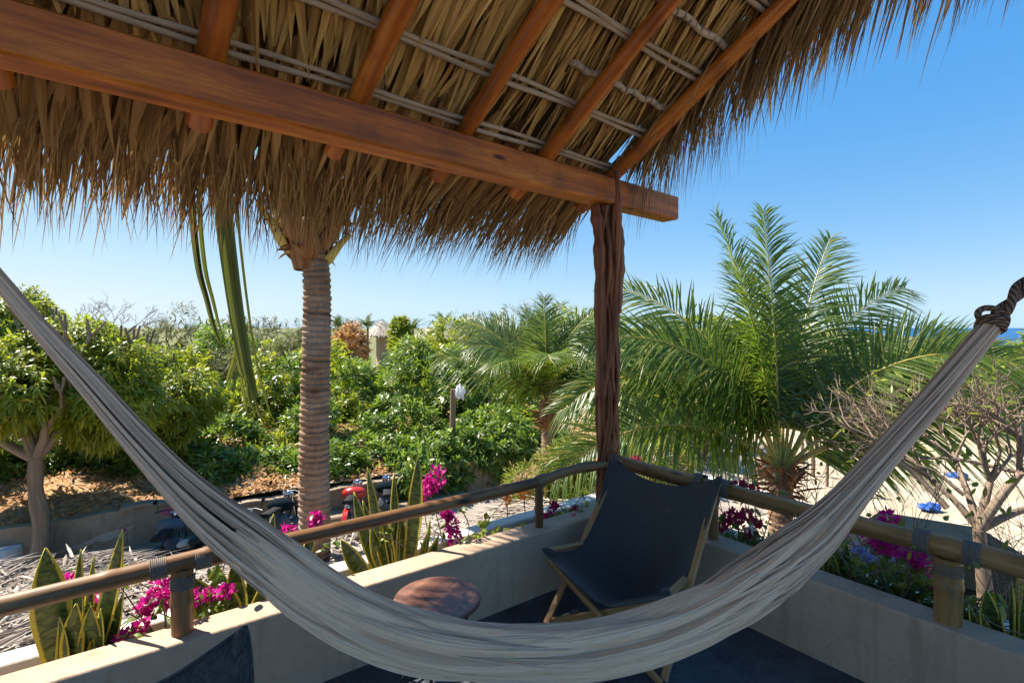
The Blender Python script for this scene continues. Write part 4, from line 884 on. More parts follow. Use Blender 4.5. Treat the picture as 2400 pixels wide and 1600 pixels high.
def palm_trunk(pal, pts, r0, r1, ring, mat, nm='trunk', n=26, seed=0, rough=.06):
    r_ = np.random.default_rng(seed); c = curve(pts, 60); Ls = [0]
    for i in range(60): Ls.append(Ls[-1] + (c[i + 1] - c[i]).length)
    nr = int(Ls[-1] / ring); l = []; rd = []
    for k in range(nr):
        x = k * ring * Ls[-1] / (nr * ring) ; f = r_.uniform(.7, 1.2)
        for dx, dr in ((0, .0), (.25, rough * .5 * f), (.7, rough * f), (.88, rough * .9 * f)): l.append(x + dx * ring); rd.append(1 + dr)
    l = np.array(l); cc = np.array([tuple(q) for q in c]); P_ = np.stack([np.interp(l, Ls, cc[:, k]) for k in range(3)], -1)
    base = r0 + (r1 - r0) * l / Ls[-1]; th = np.linspace(0, 6.2832, n + 1)
    sh = 1 + .05 * np.sin(3 * th[None] + l[:, None] * 4) + r_.normal(0, .03, (len(l), n + 1)); sh[:, -1] = sh[:, 0]
    P_[:, 2] += 0
    mb = MB(); mb.tube(P_, base * np.array(rd), n, shape=sh); return mb.build(nm, mat, pal)
b = NB('ringed_palm_trunk'); uv = b.coord('UV'); vn = b.noise(b.coord('UV', (1.5, 16, 1)), 1.0, 4, .7, .5); fn_ = b.noise(b.coord('UV', (40, 8, 1)), 1, 4, .7); rg_ = b.wave(b.coord('UV', (.25, 1, 1)), 2.6, 2.2, 3, 'Y', 'SAW'); pt = b.noise(b.coord('Object'), 2.5, 4, .6)
col = b.ramp(vn, [(.30, (.055, .025, .013)), (.46, (.28, .165, .10)), (.75, (.46, .31, .205))]); col = b.mix(b.ramp(fn_, [(.4, .45), (.7, 0)]), col, (.10, .055, .03)); col = b.mix(b.ramp(pt, [(.45, 0), (.7, .4)]), col, (.44, .37, .31))
M['palmtrunk'] = b.finish(col, .9, .15, b.bump(b.mix(.5, vn, fn_), .9, .02))

# tall palm just outside the left parapet: its crown stands above the thatch
pb = V(-1.785, 4.6, ZG)
pal = thing('coconut_palm', 'tall coconut palm with ringed trunk vanishing up behind the thatch fringe', 'palm', pb)
kx = 4.6 / 1200
palm_trunk(pal, [pb, (-1.80, 4.6, -3), P(737, 1200, 4.6), P(738, 900, 4.6), P(745, 700, 4.6), P(738, 590, 4.6), P(728, 545, 4.6)], .142, .104, .052, M['palmtrunk'], seed=3, rough=.13)
cb = P(722, 545, 4.6); r = np.random.default_rng(8)
for k in range(13):                                                   # sheathing leaf bases flaring out of the trunk top
    a = k * 2.4 + .3; ln = r.uniform(.28, .5); e = 60 + 18 * (k / 13)
    d = V(math.cos(a) * math.cos(R(e)), math.sin(a) * math.cos(R(e)), math.sin(R(e))); q_ = k / 13; s0 = cb + V(math.cos(a), math.sin(a), 0) * (.115 + .11 * q_) + V(0, 0, -.30 + .34 * q_)
    m = MB(); m.strips([tuple(s0)], [tuple(d)], [(math.cos(a), math.sin(a), -.3)], ln, .26, nseg=8, bend=[(math.cos(a) * .06, math.sin(a) * .06, 0)], fold=.55, prof=lambda t: np.minimum(1, .3 + 3.5 * t) * (1 - .62 * t))
    o = m.build('leaf_base', M['boot'] if k % 4 else M['petiole'], pal); md = o.modifiers.new('t', 'SOLIDIFY'); md.thickness = .014
mb = MB(); n = 90; a = r.uniform(0, 6.28, n); s0 = np.c_[np.cos(a) * .21, np.sin(a) * .21, r.uniform(-.2, .3, n)] + np.array(tuple(cb)); s0[:, :2] += (np.c_[np.cos(a), np.sin(a)] * (s0[:, 2:] - cb.z) * .3)
mb.strips(s0, np.c_[np.cos(a), np.sin(a), r.uniform(-.9, .9, n)], np.c_[-np.sin(a), np.cos(a), 0 * a + .4], r.uniform(.05, .16, n), r.uniform(.012, .05, n), nseg=3, bend=r.normal(0, .03, (n, 3)), fold=.3); mb.build('fibre', M['boot'], pal, kind='stuff')
mb = MB(); mb.lathe([(.118, -.34), (.14, -.25), (.165, -.16), (.195, -.06), (.225, .04), (.25, .14), (.25, .34), (.12, .7), (.04, .8)], cb, 22, jag=.08, seed=2); mb.build('crown_shaft', M['boot'], pal)
for k, (az, el, ln, dr) in enumerate([(10, 62, 3.0, 40), (70, 58, 3.0, 60), (130, 60, 3.0, 55), (175, 70, 2.8, 35), (250, 78, 2.6, 20), (300, 74, 2.8, 30), (345, 70, 3.0, 35), (40, 74, 3, 40), (100, 78, 3, 35), (205, 76, 2.7, 28), (20, 84, 2.8, 15), (150, 85, 2.8, 15), (60, 45, 2.8, 70), (110, 42, 2.8, 75), (0, 56, 2.8, 45), (215, 62, 2.7, 45), (232, 60, 2.7, 48), (242, 66, 2.9, 50), (222, 68, 3.0, 55), (255, 66, 2.8, 42), (228, 74, 3.1, 50), (246, 72, 3.2, 48), (210, 72, 3.0, 48), (262, 74, 3.0, 45)]):
    frond(pal, cb + V(0, 0, .45), az, el, ln, dr, M['palm'], 100 + k, 80, .75)
def hanging(pts, n, w0, seed, fan, mat, wd=.03):
    r_ = np.random.default_rng(seed); c = np.array([tuple(q) for q in curve(pts, 24)]); mb = MB()
    for k in range(n):
        off = (k - (n - 1) / 2) / n; e = np.linspace(0, 1, 25); q = c.copy(); L_ = r_.uniform(.72, 1.0); m = int(24 * L_) + 1; q = q[:m]; e = e[:m]
        q[:, 0] += off * w0 * (1 - .55 * e) + fan * off * np.clip(e - .55, 0, 1) ** 1.5 * 2 + r_.normal(0, .01) ; q[:, 1] += r_.uniform(-.03, .03)
        hw = wd / 2 * np.clip(1 - ((e - .2) / .8).clip(0) ** 2 * .85 - (e > e[-1] - .12) * .1, .12, 1)
        th_ = r_.uniform(-.6, .6); sx, sy = np.cos(th_), np.sin(th_)
        v = np.stack([q - np.c_[hw * sx, hw * sy, 0 * e], q + np.c_[0 * e, 0 * e + .008, 0 * e], q + np.c_[hw * sx, hw * sy, 0 * e]], 1); uvv = np.stack(np.broadcast_arrays(np.array([0, .5, 1])[None], e[:, None]), -1); mb.grid(v, uvv)
    return mb.build('hanging_frond', mat, pal, smooth=False)
M['hangleaf'] = foliage('folded_young_leaf', (.055, .075, .015), (.16, .165, .03), (.24, .19, .05), .35, .45, .4)
hanging([P(530, 330, 4.3), P(528, 480, 4.25), P(545, 640, 4.25), P(572, 820, 4.25), P(600, 960, 4.25), P(640, 1045, 4.25)], 9, .17, 1, .28, M['hangleaf'], .042)
hanging([P(452, 360, 4.4), P(452, 480, 4.3), P(466, 620, 4.3), P(486, 700, 4.3), P(512, 790, 4.3), P(560, 860, 4.3)], 6, .10, 2, .04, M['hangleaf'], .036)
hanging([P(565, 760, 4.3), P(558, 830, 4.3), P(540, 890, 4.3), P(532, 950, 4.3)], 3, .04, 3, .06, M['hangleaf'], .03)

# young palm beyond the right parapet
pb = V(3.42, 6.5, ZG); zc = (767 - 1105) / 1200 * 6.5
pal = thing('coconut_palm', 'big young coconut palm with wide arching fronds right of the post', 'palm', pb)
palm_trunk(pal, [pb, (3.40, 6.5, -3.4), (3.43, 6.5, zc - .02)], .17, .12, .06, M['palmtrunk'], seed=5, rough=.12)
cb = V(3.43, 6.5, zc)
for k in range(12):
    a = k * 2.4; e = 58 + k; d = V(math.cos(a) * math.cos(R(e)), math.sin(a) * math.cos(R(e)), math.sin(R(e))); s0 = cb + V(math.cos(a) * .09, math.sin(a) * .09, -.22 + .02 * k)
    m = MB(); m.strips([tuple(s0)], [tuple(d)], [(math.cos(a), math.sin(a), -.3)], r.uniform(.16, .34), .17, nseg=7, bend=[(math.cos(a) * .08, math.sin(a) * .08, 0)], fold=.5, prof=lambda t: 1 - .7 * t)
    o = m.build('leaf_base', M['boot'], pal); md = o.modifiers.new('t', 'SOLIDIFY'); md.thickness = .012
mb = MB(); n = 130; a = r.uniform(0, 6.28, n); s0 = np.c_[np.cos(a) * .11, np.sin(a) * .11, r.uniform(-.35, .15, n)] + np.array(tuple(cb))
mb.strips(s0, np.c_[np.cos(a), np.sin(a), r.uniform(-.3, .9, n)], np.c_[-np.sin(a), np.cos(a), 0 * a + .4], r.uniform(.1, .4, n), r.uniform(.01, .04, n), nseg=4, bend=np.c_[r.normal(0, .05, (n, 2)), -r.uniform(0, .15, n)], fold=.3); mb.build('fibre', M['boot'], pal, kind='stuff')
FR = [(165, 84, 3.5, 16, 0), (35, 80, 3.5, 30, 0), (5, 62, 3.1, 66, 0), (352, 44, 3.1, 62, 0), (345, 30, 3.5, 50, 0), (15, 22, 2.5, 60, 0), (182, 76, 2.9, 92, 0), (186, 56, 3.0, 84, 0), (196, 32, 3.1, 66, 0),
      (90, 78, 3.3, 35, 0), (60, 66, 3.1, 50, 0), (125, 64, 3.1, 55, 0), (150, 70, 3.2, 48, 0), (20, 70, 3.2, 50, 0), (100, 88, 3.5, 8, 0), (190, 64, 3.1, 70, 0), (348, 62, 3.2, 84, 0), (175, 42, 2.9, 62, 0)]
for k, (az, el, ln, dr, cu) in enumerate(FR):
    frond(pal, cb + V(.05 * math.cos(R(az)), .05 * math.sin(R(az)), .05), az, el + 4 * (el < 75), ln * (.96 if el > 74 else 1.08), dr + 16 * (el < 75), M['palm'], 200 + k, 112, 1.0, .42, .32, .022, .036, petiole=.15, tilt=(.95 if az < 70 or az > 320 else -.95 if 140 < az < 225 else 0) * (.6 if el > 74 else 1))

# slender palm in the middle distance
pb = V(.72, 9.4, ZG); zc = (767 - 975) / 1200 * 9.4
pal = thing('coconut_palm', 'slender pale palm with drooping silvery fronds standing left of the post', 'palm', pb)
palm_trunk(pal, [pb, (.76, 9.4, -4), (.68, 9.4, -2.8), (.64, 9.4, zc)], .15, .10, .07, M['palmtrunk'], seed=6, rough=.08)
cb = V(.64, 9.4, zc)
mb = MB(); mb.lathe([(.10, -.25), (.15, -.12), (.17, .02), (.14, .2), (.05, .4)], cb, 14, jag=.12, seed=4); mb.build('crown_shaft', M['boot'], pal)
mb = MB(); n = 60; a = r.uniform(0, 6.28, n); s0 = np.c_[np.cos(a) * .12, np.sin(a) * .12, r.uniform(-.3, .1, n)] + np.array(tuple(cb)); mb.strips(s0, np.c_[np.cos(a), np.sin(a), r.uniform(-.6, .6, n)], np.c_[-np.sin(a), np.cos(a), 0 * a + .4], r.uniform(.08, .25, n), r.uniform(.02, .05, n), nseg=3, fold=.3); mb.build('fibre', M['boot'], pal, kind='stuff')
for k, (az, el, ln, dr) in enumerate([(165, 62, 2.9, 72), (185, 40, 2.7, 62), (268, 72, 2.3, 120), (300, 66, 2.2, 110), (350, 52, 2.5, 95), (12, 64, 2.6, 85), (100, 88, 2.5, 10), (60, 80, 2.5, 40), (130, 80, 2.4, 45), (30, 72, 2.5, 60), (150, 70, 2.6, 65), (230, 62, 2.3, 110), (200, 66, 2.5, 100), (330, 40, 2.2, 85), (80, 60, 2.4, 70), (0, 78, 2.4, 60)]):
    frond(pal, cb + V(0, 0, .1), az, min(88, el + 9), ln * .84, dr * .85, M['palm_pale'] if k % 2 == 0 else M['palm'], 300 + k, 84, .90, .3, .36, .022, .030, tilt=(.8 if az < 60 or az > 320 else -.8 if 140 < az < 225 else 0))

# ================================================================== TREES AND SHRUBS
def crown_points(c, rad, nl, ns, seed, low=-.55):
    r_ = np.random.default_rng(seed); c = np.array(tuple(c)); rad = np.array(rad, float)
    d = unit(r_.normal(0, 1, (nl, 3))); d[:, 2] = np.maximum(d[:, 2], low); lc = c + d * rad * r_.uniform(.35, .78, (nl, 1)); lr = rad * r_.uniform(.26, .5, (nl, 1))
    P_ = []; D_ = []; need = ns
    for _ in range(12):
        k = r_.choice(nl, ns, p=(lr[:, 0] ** 2) / (lr[:, 0] ** 2).sum()); u = unit(r_.normal(0, 1, (ns, 3))); p = lc[k] + u * lr[k] * r_.uniform(.82, 1.06, (ns, 1))
        q = ((p[:, None] - lc[None]) / lr[None]); ins = ((q ** 2).sum(-1) < .62).any(1)
        P_.append(p[~ins]); D_.append(u[~ins]); need -= (~ins).sum()
        if need <= 0: break
    return np.concatenate(P_)[:ns], np.concatenate(D_)[:ns]
def foliage_mesh(mb, P_, D_, lps, ll, lw, seed, up=.45, sl=.25, droop=.3, rosette=True, nseg=2):
    r_ = np.random.default_rng(seed); n = len(P_); A = unit(D_ + [0, 0, up] + r_.normal(0, .25, (n, 3)))
    k = np.repeat(np.arange(n), lps); m = len(k); j = np.tile(np.arange(lps), n) / lps
    ref = unit(np.cross(A, r_.normal(0, 1, (n, 3)))); ref2 = np.cross(A, ref); th = j * 6.2832 * 1.618 * 3 + r_.uniform(0, .6, m)
    rad = ref[k] * np.cos(th)[:, None] + ref2[k] * np.sin(th)[:, None]; ph = np.radians(np.where(rosette, 35 + 50 * (1 - j), 60) + r_.normal(0, 10, m))
    D = A[k] * np.cos(ph)[:, None] + rad * np.sin(ph)[:, None]; st = P_[k] + A[k] * (j * sl)[:, None]
    L = ll * r_.uniform(.7, 1.2, m); bd = np.zeros((m, 3)); bd[:, 2] = -droop * L * r_.uniform(.4, 1.4, m)
    N = A[k] - D * (A[k] * D).sum(1, keepdims=True) + r_.normal(0, .15, (m, 3))
    mb.strips(st, D, N, L, lw * r_.uniform(.7, 1.2, m), nseg=nseg, bend=bd, prof=LEAF)
def woody(mb, root, dirn, length, rad, depth, r_, spread=.6, kids=(2, 4), shrink=.68, upb=.12, tips=None, n=7):
    m = 5; pts = [root]; d = dirn.normalized()
    for i in range(m):
        d = (d + V(r_.normal(0, .10), r_.normal(0, .10), r_.normal(0, .08) + upb * .3)).normalized(); pts.append(pts[-1] + d * length / m)
    mb.tube(pts, np.linspace(rad, rad * .68, m + 1), max(4, n), cap=depth == 0)
    if depth == 0:
        if tips is not None: tips.append(pts[-1])
        return
    for k in range(r_.integers(*kids)):
        a = d.orthogonal().normalized(); a.rotate(Quaternion(d, r_.uniform(0, 6.28))); nd = (d + a * r_.uniform(spread * .6, spread * 1.3) + V(0, 0, upb)).normalized()
        woody(mb, pts[-1] if k else pts[-1 if r_.random() < .7 else -2], nd, length * r_.uniform(shrink * .8, shrink * 1.15), rad * .66, depth - 1, r_, spread, kids, shrink, upb, tips, n - 1)
def shrub(label, cat, base, c, rad, ns, lps, ll, lw, mat, seed, nl=14, name='shrub', group=None, trunk=.05, up=.45, droop=.3, sl=.22, nstem=3, low=-.55):
    o = thing(name, label, cat, base, group=group); r_ = np.random.default_rng(seed + 50); c = Vector(c)
    mt = MB()
    for k in range(nstem):
        e = c + V(r_.normal(0, rad[0] * .45), r_.normal(0, rad[1] * .45), r_.uniform(0, rad[2] * .5)); s0 = Vector(base) + V(r_.normal(0, .12), r_.normal(0, .12), 0)
        mt.tube(curve([s0, s0.lerp(e, .5) + V(r_.normal(0, .15), r_.normal(0, .15), .1), e], 8), np.linspace(trunk, trunk * .4, 9), 7)
    mt.build('trunk', M['trunkwood'], o)
    P_, D_ = crown_points(c, rad, nl, ns, seed, low); mb = MB(); foliage_mesh(mb, P_, D_, lps, ll, lw, seed, up, sl, droop); mb.build('crown', mat, o, smooth=False, kind='stuff'); return o
# dense hedge along the wall: one bush after another (column, top row, depth, half width px, height px)
hd = [(420, 960, 16.5, 120, 150), (520, 885, 17.5, 95, 150), (610, 870, 18.2, 95, 150), (690, 850, 18.8, 100, 170), (800, 850, 18.8, 100, 170), (880, 838, 19.4, 90, 170), (970, 815, 19.8, 95, 190), (1060, 850, 19, 90, 180), (1140, 880, 19, 85, 160), (1215, 905, 18.5, 80, 150),
      (480, 1010, 14.8, 100, 130), (580, 985, 15.3, 95, 140), (665, 970, 15.6, 90, 150), (820, 985, 16.2, 100, 150), (915, 965, 16.6, 95, 150), (1010, 975, 16.7, 95, 140), (1095, 985, 17, 85, 130), (1180, 990, 17.2, 75, 120), (1240, 960, 17.5, 60, 120), (740, 960, 16, 70, 150),
      (545, 1075, 13.6, 100, 80), (650, 1062, 14.1, 100, 85), (790, 1060, 14.4, 95, 85), (880, 1050, 14.8, 95, 85), (970, 1042, 15.1, 95, 80), (1060, 1000, 16.0, 90, 70), (1150, 985, 16.4, 90, 70), (1225, 975, 16.8, 75, 70), (720, 1072, 14.2, 90, 80)]
words = ['beside the left tree', 'with a pale rounded top', 'behind the hanging green frond', 'left of the tall trunk, in the rear row', 'right of the tall trunk, in the rear row', 'below the conical hut', 'tallest and bushiest, below the far wide roof', 'left of the slender palm, in the rear row', 'touching the slender palm fronds', 'under the slender palm crown',
         'low in front above the dry leaves', 'in the front row left of the hanging frond tips', 'in the front row left of the tall trunk', 'in the front row right of the tall trunk', 'in the front row behind the tall snake plant', 'in the front row above the magenta flower head', 'in the front row by the bagged pole', 'above the stained wall sign', 'bright green beside the slender trunk', 'directly behind the tall trunk', 'overhanging the wall at the right end of the dry leaves', 'overhanging the wall left of the tall trunk', 'overhanging the wall above the red motorcycle', 'overhanging the wall above the dark motorcycle', 'overhanging the wall behind the magenta flower head', 'overhanging the wall below the bagged pole', 'overhanging the stained wall left of its sign', 'overhanging the stained wall at its sign', 'overhanging the wall right behind the tall trunk']
for k, (px, py, y, hw, hp) in enumerate(hd):
    py -= (30 if k < 4 or 6 < k < 10 else -4 if k in (5, 4) else 10 if k == 6 else 10); hp *= 1.12; h = hp / 1200 * y; c = P(px, py + hp, y); rx = hw / 1200 * y * 1.22
    shrub('dense glossy green hedge bush ' + words[k], 'bush', (c.x, c.y, -3.6), c, (rx, rx * .8, h), 560, 12, .27, .078, M['hedge'] if k not in (2, 4, 18, 12) else M['treeleaf'], 400 + k, 16, 'hedge_bush', 'hedge bushes behind the concrete wall')
# left tree with a forked pale trunk
tb = V(-9.15, 9.9, ZG + .25)
tree = thing('broadleaf_tree', 'yellow-green spreading tree with a forked pale trunk standing before the left wall', 'tree', tb)
r_ = np.random.default_rng(31); mt = MB(); tips = []
fk = P(85, 1075, 9.9)
mt.tube(curve([tb - V(0, 0, .3), P(97, 1230, 9.9), P(84, 1150, 9.9), fk], 20), [.15 + .05 * math.exp(-i / 3) + .010 * math.sin(i * .8) - .0018 * i for i in range(21)], 14)
for e in ((40, 985, 9.8), (128, 1010, 9.9), (-40, 1000, 10.4), (200, 960, 10.2), (100, 960, 10.6)):
    q = P(*e); woody(mt, fk, q - fk, (q - fk).length, .105, 3, r_, .6, (2, 4), .72, .25, tips, 9)
mt.build('trunk', M['trunkwood'], tree)
def crowns(o, lobes_, lps, ll, lw, mat, seed, up, droop, sl):
    mb = MB()
    for k, (px, py, y, hw, hh2, ns) in enumerate(lobes_):
        c = P(px, py, y); P_, D_ = crown_points(c, (hw / 1200 * y, hw / 1200 * y * .9, hh2 / 1200 * y), 14, ns, seed + k); foliage_mesh(mb, P_, D_, lps, ll, lw, seed + k, up, sl, droop)
    return mb.build('crown', mat, o, smooth=False, kind='stuff')
crowns(tree, [(60, 880, 10.5, 170, 130, 1300), (200, 900, 10.8, 150, 110, 1000), (-40, 860, 11, 150, 150, 800), (10, 800, 11.5, 105, 80, 800), (250, 960, 10.6, 110, 70, 500), (-10, 960, 9.8, 100, 45, 380), (190, 985, 11, 110, 55, 420)], 13, .20, .053, M['treeleaf'], 500, .5, .55, .25)
t2_ = thing('broadleaf_tree', 'second yellow-green tree behind the forked one, its crown sloping down towards the scrub', 'tree', P(300, 1100, 14))
mt = MB(); woody(mt, V(-10.5, 14, -3.6), V(0, 0, 1), 1.2, .12, 3, r_, .6, (2, 4), .75, .2, None, 9); mt.build('trunk', M['trunkwood'], t2_)
crowns(t2_, [(170, 845, 14.5, 140, 85, 1000), (300, 870, 14, 120, 90, 800), (10, 790, 15, 110, 75, 700), (400, 920, 13.6, 100, 80, 520), (350, 990, 13.4, 110, 75, 520), (-20, 760, 15, 120, 80, 400)], 12, .22, .056, M['treeleaf'], 540, .5, .5, .25)
for k, (px, py, y, hw, hp, lb) in enumerate([(30, 1110, 12.5, 120, 95, 'shady low green bush left of the forked trunk'), (190, 1090, 13, 100, 85, 'shady low green bush right of the forked trunk'), (340, 1060, 13.6, 110, 75, 'low green bush at the head of the dry leaf bank'), (430, 1075, 15.6, 80, 60, 'low bush between dry leaf bank and hedge'), (-90, 1080, 12, 110, 120, 'dark bush at the left edge behind the white cement ring')]):
    c = P(px, py, y); rx = hw / 1200 * y; shrub(lb, 'bush', (c.x, c.y, -3.9), c, (rx, rx * .7, hp / 1200 * y), 420, 12, .24, .06, M['hedge'], 570 + k, 12, 'bush', 'low bushes under the left trees')
# far scrub trees
fs = [(345, 800, 30, 85, 62, 'scrub', 'thin grey-green scrub tree right of the bare tree'), (440, 800, 32, 75, 68, 'scrub', 'rounded grey-green scrub tree left of the hanging fronds'), (260, 800, 34, 70, 45, 'scrub', 'low brownish scrub tree under the bare tree branches'), (530, 812, 28, 60, 60, 'hedge', 'dark green far tree behind the hanging fronds'), (600, 815, 30, 60, 50, 'treeleaf', 'yellowish far tree left of the tall trunk'), (665, 800, 36, 60, 58, 'scrub', 'grey-green far tree touching the left side of the tall trunk'), (570, 790, 44, 60, 40, 'scrub', 'pale far scrub tree between hanging frond and tall trunk'),
      (700, 815, 26, 60, 50, 'scrub', 'greyish far tree right behind the tall trunk'), (822, 812, 30, 24, 36, 'brownvine', 'tall dry brown creeper heap left of the conical hut'), (800, 838, 28, 34, 50, 'brownvine', 'lower dry brown creeper heap beside the tall trunk'), (940, 785, 48, 18, 38, 'treeleaf', 'round yellow-green far tree right of the conical hut'), (965, 835, 26, 26, 38, 'lime', 'lime green far tree before the wide thatched roof'), (1075, 780, 34, 75, 35, 'treeleaf', 'yellow-green far tree left of the slender palm top'),
      (1180, 772, 30, 85, 50, 'scrub', 'grey-green far tree behind the left fronds of the slender palm'), (1290, 775, 30, 85, 45, 'hedge', 'dark far tree behind the slender palm crown'), (1390, 775, 28, 75, 45, 'treeleaf', 'yellow-green far tree just left of the corner post'), (1530, 830, 22, 90, 55, 'lime', 'lime green tree between corner post and big young palm'), (1620, 780, 30, 95, 40, 'treeleaf', 'yellow-green tree behind the left fronds of the big young palm'), (1560, 930, 18, 90, 60, 'scrub', 'olive bush low behind the right side of the corner post'), (1480, 950, 16, 60, 60, 'treeleaf', 'green bush low right beside the corner post'), (1740, 795, 34, 110, 45, 'treeleaf', 'green far tree behind the middle of the big young palm'), (1880, 850, 32, 100, 50, 'lime', 'lime green far tree behind the right fronds of the big young palm'), (2000, 870, 28, 90, 60, 'lime', 'yellow far bush seen under the upper right fronds'), (2120, 868, 30, 90, 42, 'hedge', 'dark green far bush just left of the hammock end'), (2210, 850, 26, 80, 45, 'lime', 'yellow-green bush behind the right hammock cords'), (2330, 850, 24, 100, 60, 'lime', 'bright yellow-green bush at the right edge below the sea'), (2260, 820, 34, 50, 30, 'scrub', 'feathery pale tree standing against the sea on the right'), (2440, 840, 26, 70, 70, 'treeleaf', 'green bush cut by the right frame edge below the sea'), (1640, 970, 19, 70, 30, 'scrub', 'low olive hedge behind the dusty road'), (1120, 775, 42, 80, 30, 'scrub', 'grey-green far tree between wide hut roof and slender palm top'), (760, 790, 50, 90, 30, 'scrub', 'low grey-green far tree between tall trunk and brown creeper'),
      (300, 860, 24, 80, 45, 'scrub', 'low grey-green thicket right of the second yellow-green tree'), (410, 868, 23, 75, 40, 'treeleaf', 'low yellow-green thicket behind the leftmost hedge bush'), (500, 860, 24, 70, 40, 'scrub', 'low grey-green thicket behind the hanging frond'), (590, 858, 25, 70, 42, 'scrub', 'low olive thicket just right of the hanging frond'), (760, 850, 24, 60, 40, 'treeleaf', 'low yellow-green thicket right of the tall trunk'), (845, 878, 23, 60, 35, 'hedge', 'low dark thicket below the brown creeper'), (975, 858, 26, 60, 36, 'hedge', 'low dark thicket under the wide thatched roof'), (1090, 850, 26, 80, 45, 'treeleaf', 'low yellow-green thicket left of the slender palm'), (1230, 860, 26, 80, 45, 'hedge', 'low dark thicket behind the slender palm'), (1350, 880, 24, 80, 55, 'scrub', 'low olive thicket between slender palm and post')]
for k, (px, py, y, hw, hp, mt_, lb) in enumerate(fs):
    c = P(px, py + .4 * hp, y); hp *= 1.4; rx = hw / 1200 * y * 1.15; big = y / 30
    shrub(lb, 'tree', (c.x, c.y, ZG), c, (rx, rx * .8, hp / 1200 * y), 270 if mt_ != 'scrub' else 230, 10, .46 * big ** .6 * (.8 if mt_ == 'scrub' else 1), .10 * big ** .6 * (.6 if mt_ == 'scrub' else 1), M[mt_], 600 + k, 14, 'far_tree', 'far trees along the horizon', .09, .35, .3, .4, 4, -.8)
bt = thing('bare_tree', 'leafless grey tree branching against the sky at the far left', 'tree', P(190, 900, 24)); mt = MB(); r_ = np.random.default_rng(77)
for px, dx in ((150, -.5), (200, .1), (250, .6), (120, -.9), (290, .9)):
    s0 = P(px, 800, 24); woody(mt, s0, V(dx, 0, 1), .62, .035, 5, r_, .62, (2, 4), .8, .04, None, 6)
s0 = P(195, 800, 24); mt.tube([V(s0.x, 24, ZG), s0], [.16, .09], 8)
for px in (150, 250, 120, 290): mt.tube([V(s0.x, 24, -2.5), P(px, 800, 24)], [.08, .04], 6)
mt.build('branches', M['twig'], bt)

# leafless frangipani in front of the sand, right
fb = V(4.42, 4.85, ZG); fr_ = thing('frangipani', 'leafless grey branching frangipani over the right trough, before the sand', 'tree', fb); mt = MB(); r_ = np.random.default_rng(15); tips = []
fk = P(2295, 1240, 4.85); mt.tube(curve([fb, V(4.5, 4.85, -3), fk], 10), np.linspace(.09, .05, 11), 9)
for (ex, ey, yy, rad) in ((2320, 1130, 4.9, .042), (2390, 1110, 4.7, .045), (2180, 1120, 5.2, .036), (2450, 1180, 4.9, .04), (2240, 1080, 5.3, .035)):
    q = P(ex, ey, yy); mt.tube(curve([fk, fk.lerp(q, .5) + V(0, 0, .03), q], 8), np.linspace(rad, rad * .7, 9), 8)
    for _ in range(4): woody(mt, q, (q - fk).normalized() + V(r_.normal(0, .5), r_.normal(0, .4), r_.normal(.15, .3)), .34, rad * .5, 4, r_, .75, (2, 4), .78, .03, tips, 6)
for (a0, a1, rd_) in (((2400, 1110, 5.0), (2110, 1075, 5.5), .022), ((2220, 1190, 4.8), (2100, 1080, 5.0), .03), ((2260, 1160, 5), (2150, 1090, 5.2), .02)):
    q0, q1 = P(*a0), P(*a1); mt.tube(curve([q0, q0.lerp(q1, .5) + V(0, .05, .06), q1], 8), np.linspace(rd_, rd_ * .6, 9), 7); woody(mt, q1, q1 - q0, .3, rd_ * .6, 4, r_, .7, (2, 4), .8, .05, tips, 6)
mt.build('branches', M['twig'], fr_)
q = np.array([tuple(x) for x in tips]); r_ = np.random.default_rng(16); k = r_.integers(0, len(q), 130); mb = MB(); mb.strips(q[k], r_.normal(0, 1, (130, 3)) + [0, 0, .6], r_.normal(0, .4, (130, 3)) + [0, -.3, 1], r_.uniform(.05, .12, 130), r_.uniform(.02, .045, 130), nseg=3, fold=.3); mb.build('leaves', M['treeleaf'], fr_, kind='stuff')
# tangle of dry twigs and vines in front of the sand, left of the frangipani
vt = thing('dry_vine', 'thin tangled twiggy vines with sparse small leaves below the big young palm', 'vine', WR(1.4, .45, -1.55)); mt = MB(); tips = []; r_ = np.random.default_rng(18)
for k in range(26):
    s0 = WR(r_.uniform(.5, 2.8), r_.uniform(.3, .5), -1.5); woody(mt, s0, V(r_.normal(.1, .3), r_.normal(.2, .3), r_.uniform(.5, 1)), r_.uniform(.2, .3), .005, 4, r_, .5, (2, 3), .85, .02, tips, 4)
mt.build('stem', M['twig'], vt); q = np.array([tuple(x) for x in tips]); k = r_.integers(0, len(q), 260); mb = MB(); mb.strips(q[k] + r_.normal(0, .03, (260, 3)), r_.normal(0, 1, (260, 3)), r_.normal(0, .4, (260, 3)) + [0, -.3, 1], r_.uniform(.025, .06, 260), r_.uniform(.012, .028, 260), nseg=3, fold=.3); mb.build('leaves', M['boug_leaf'], vt, kind='stuff')

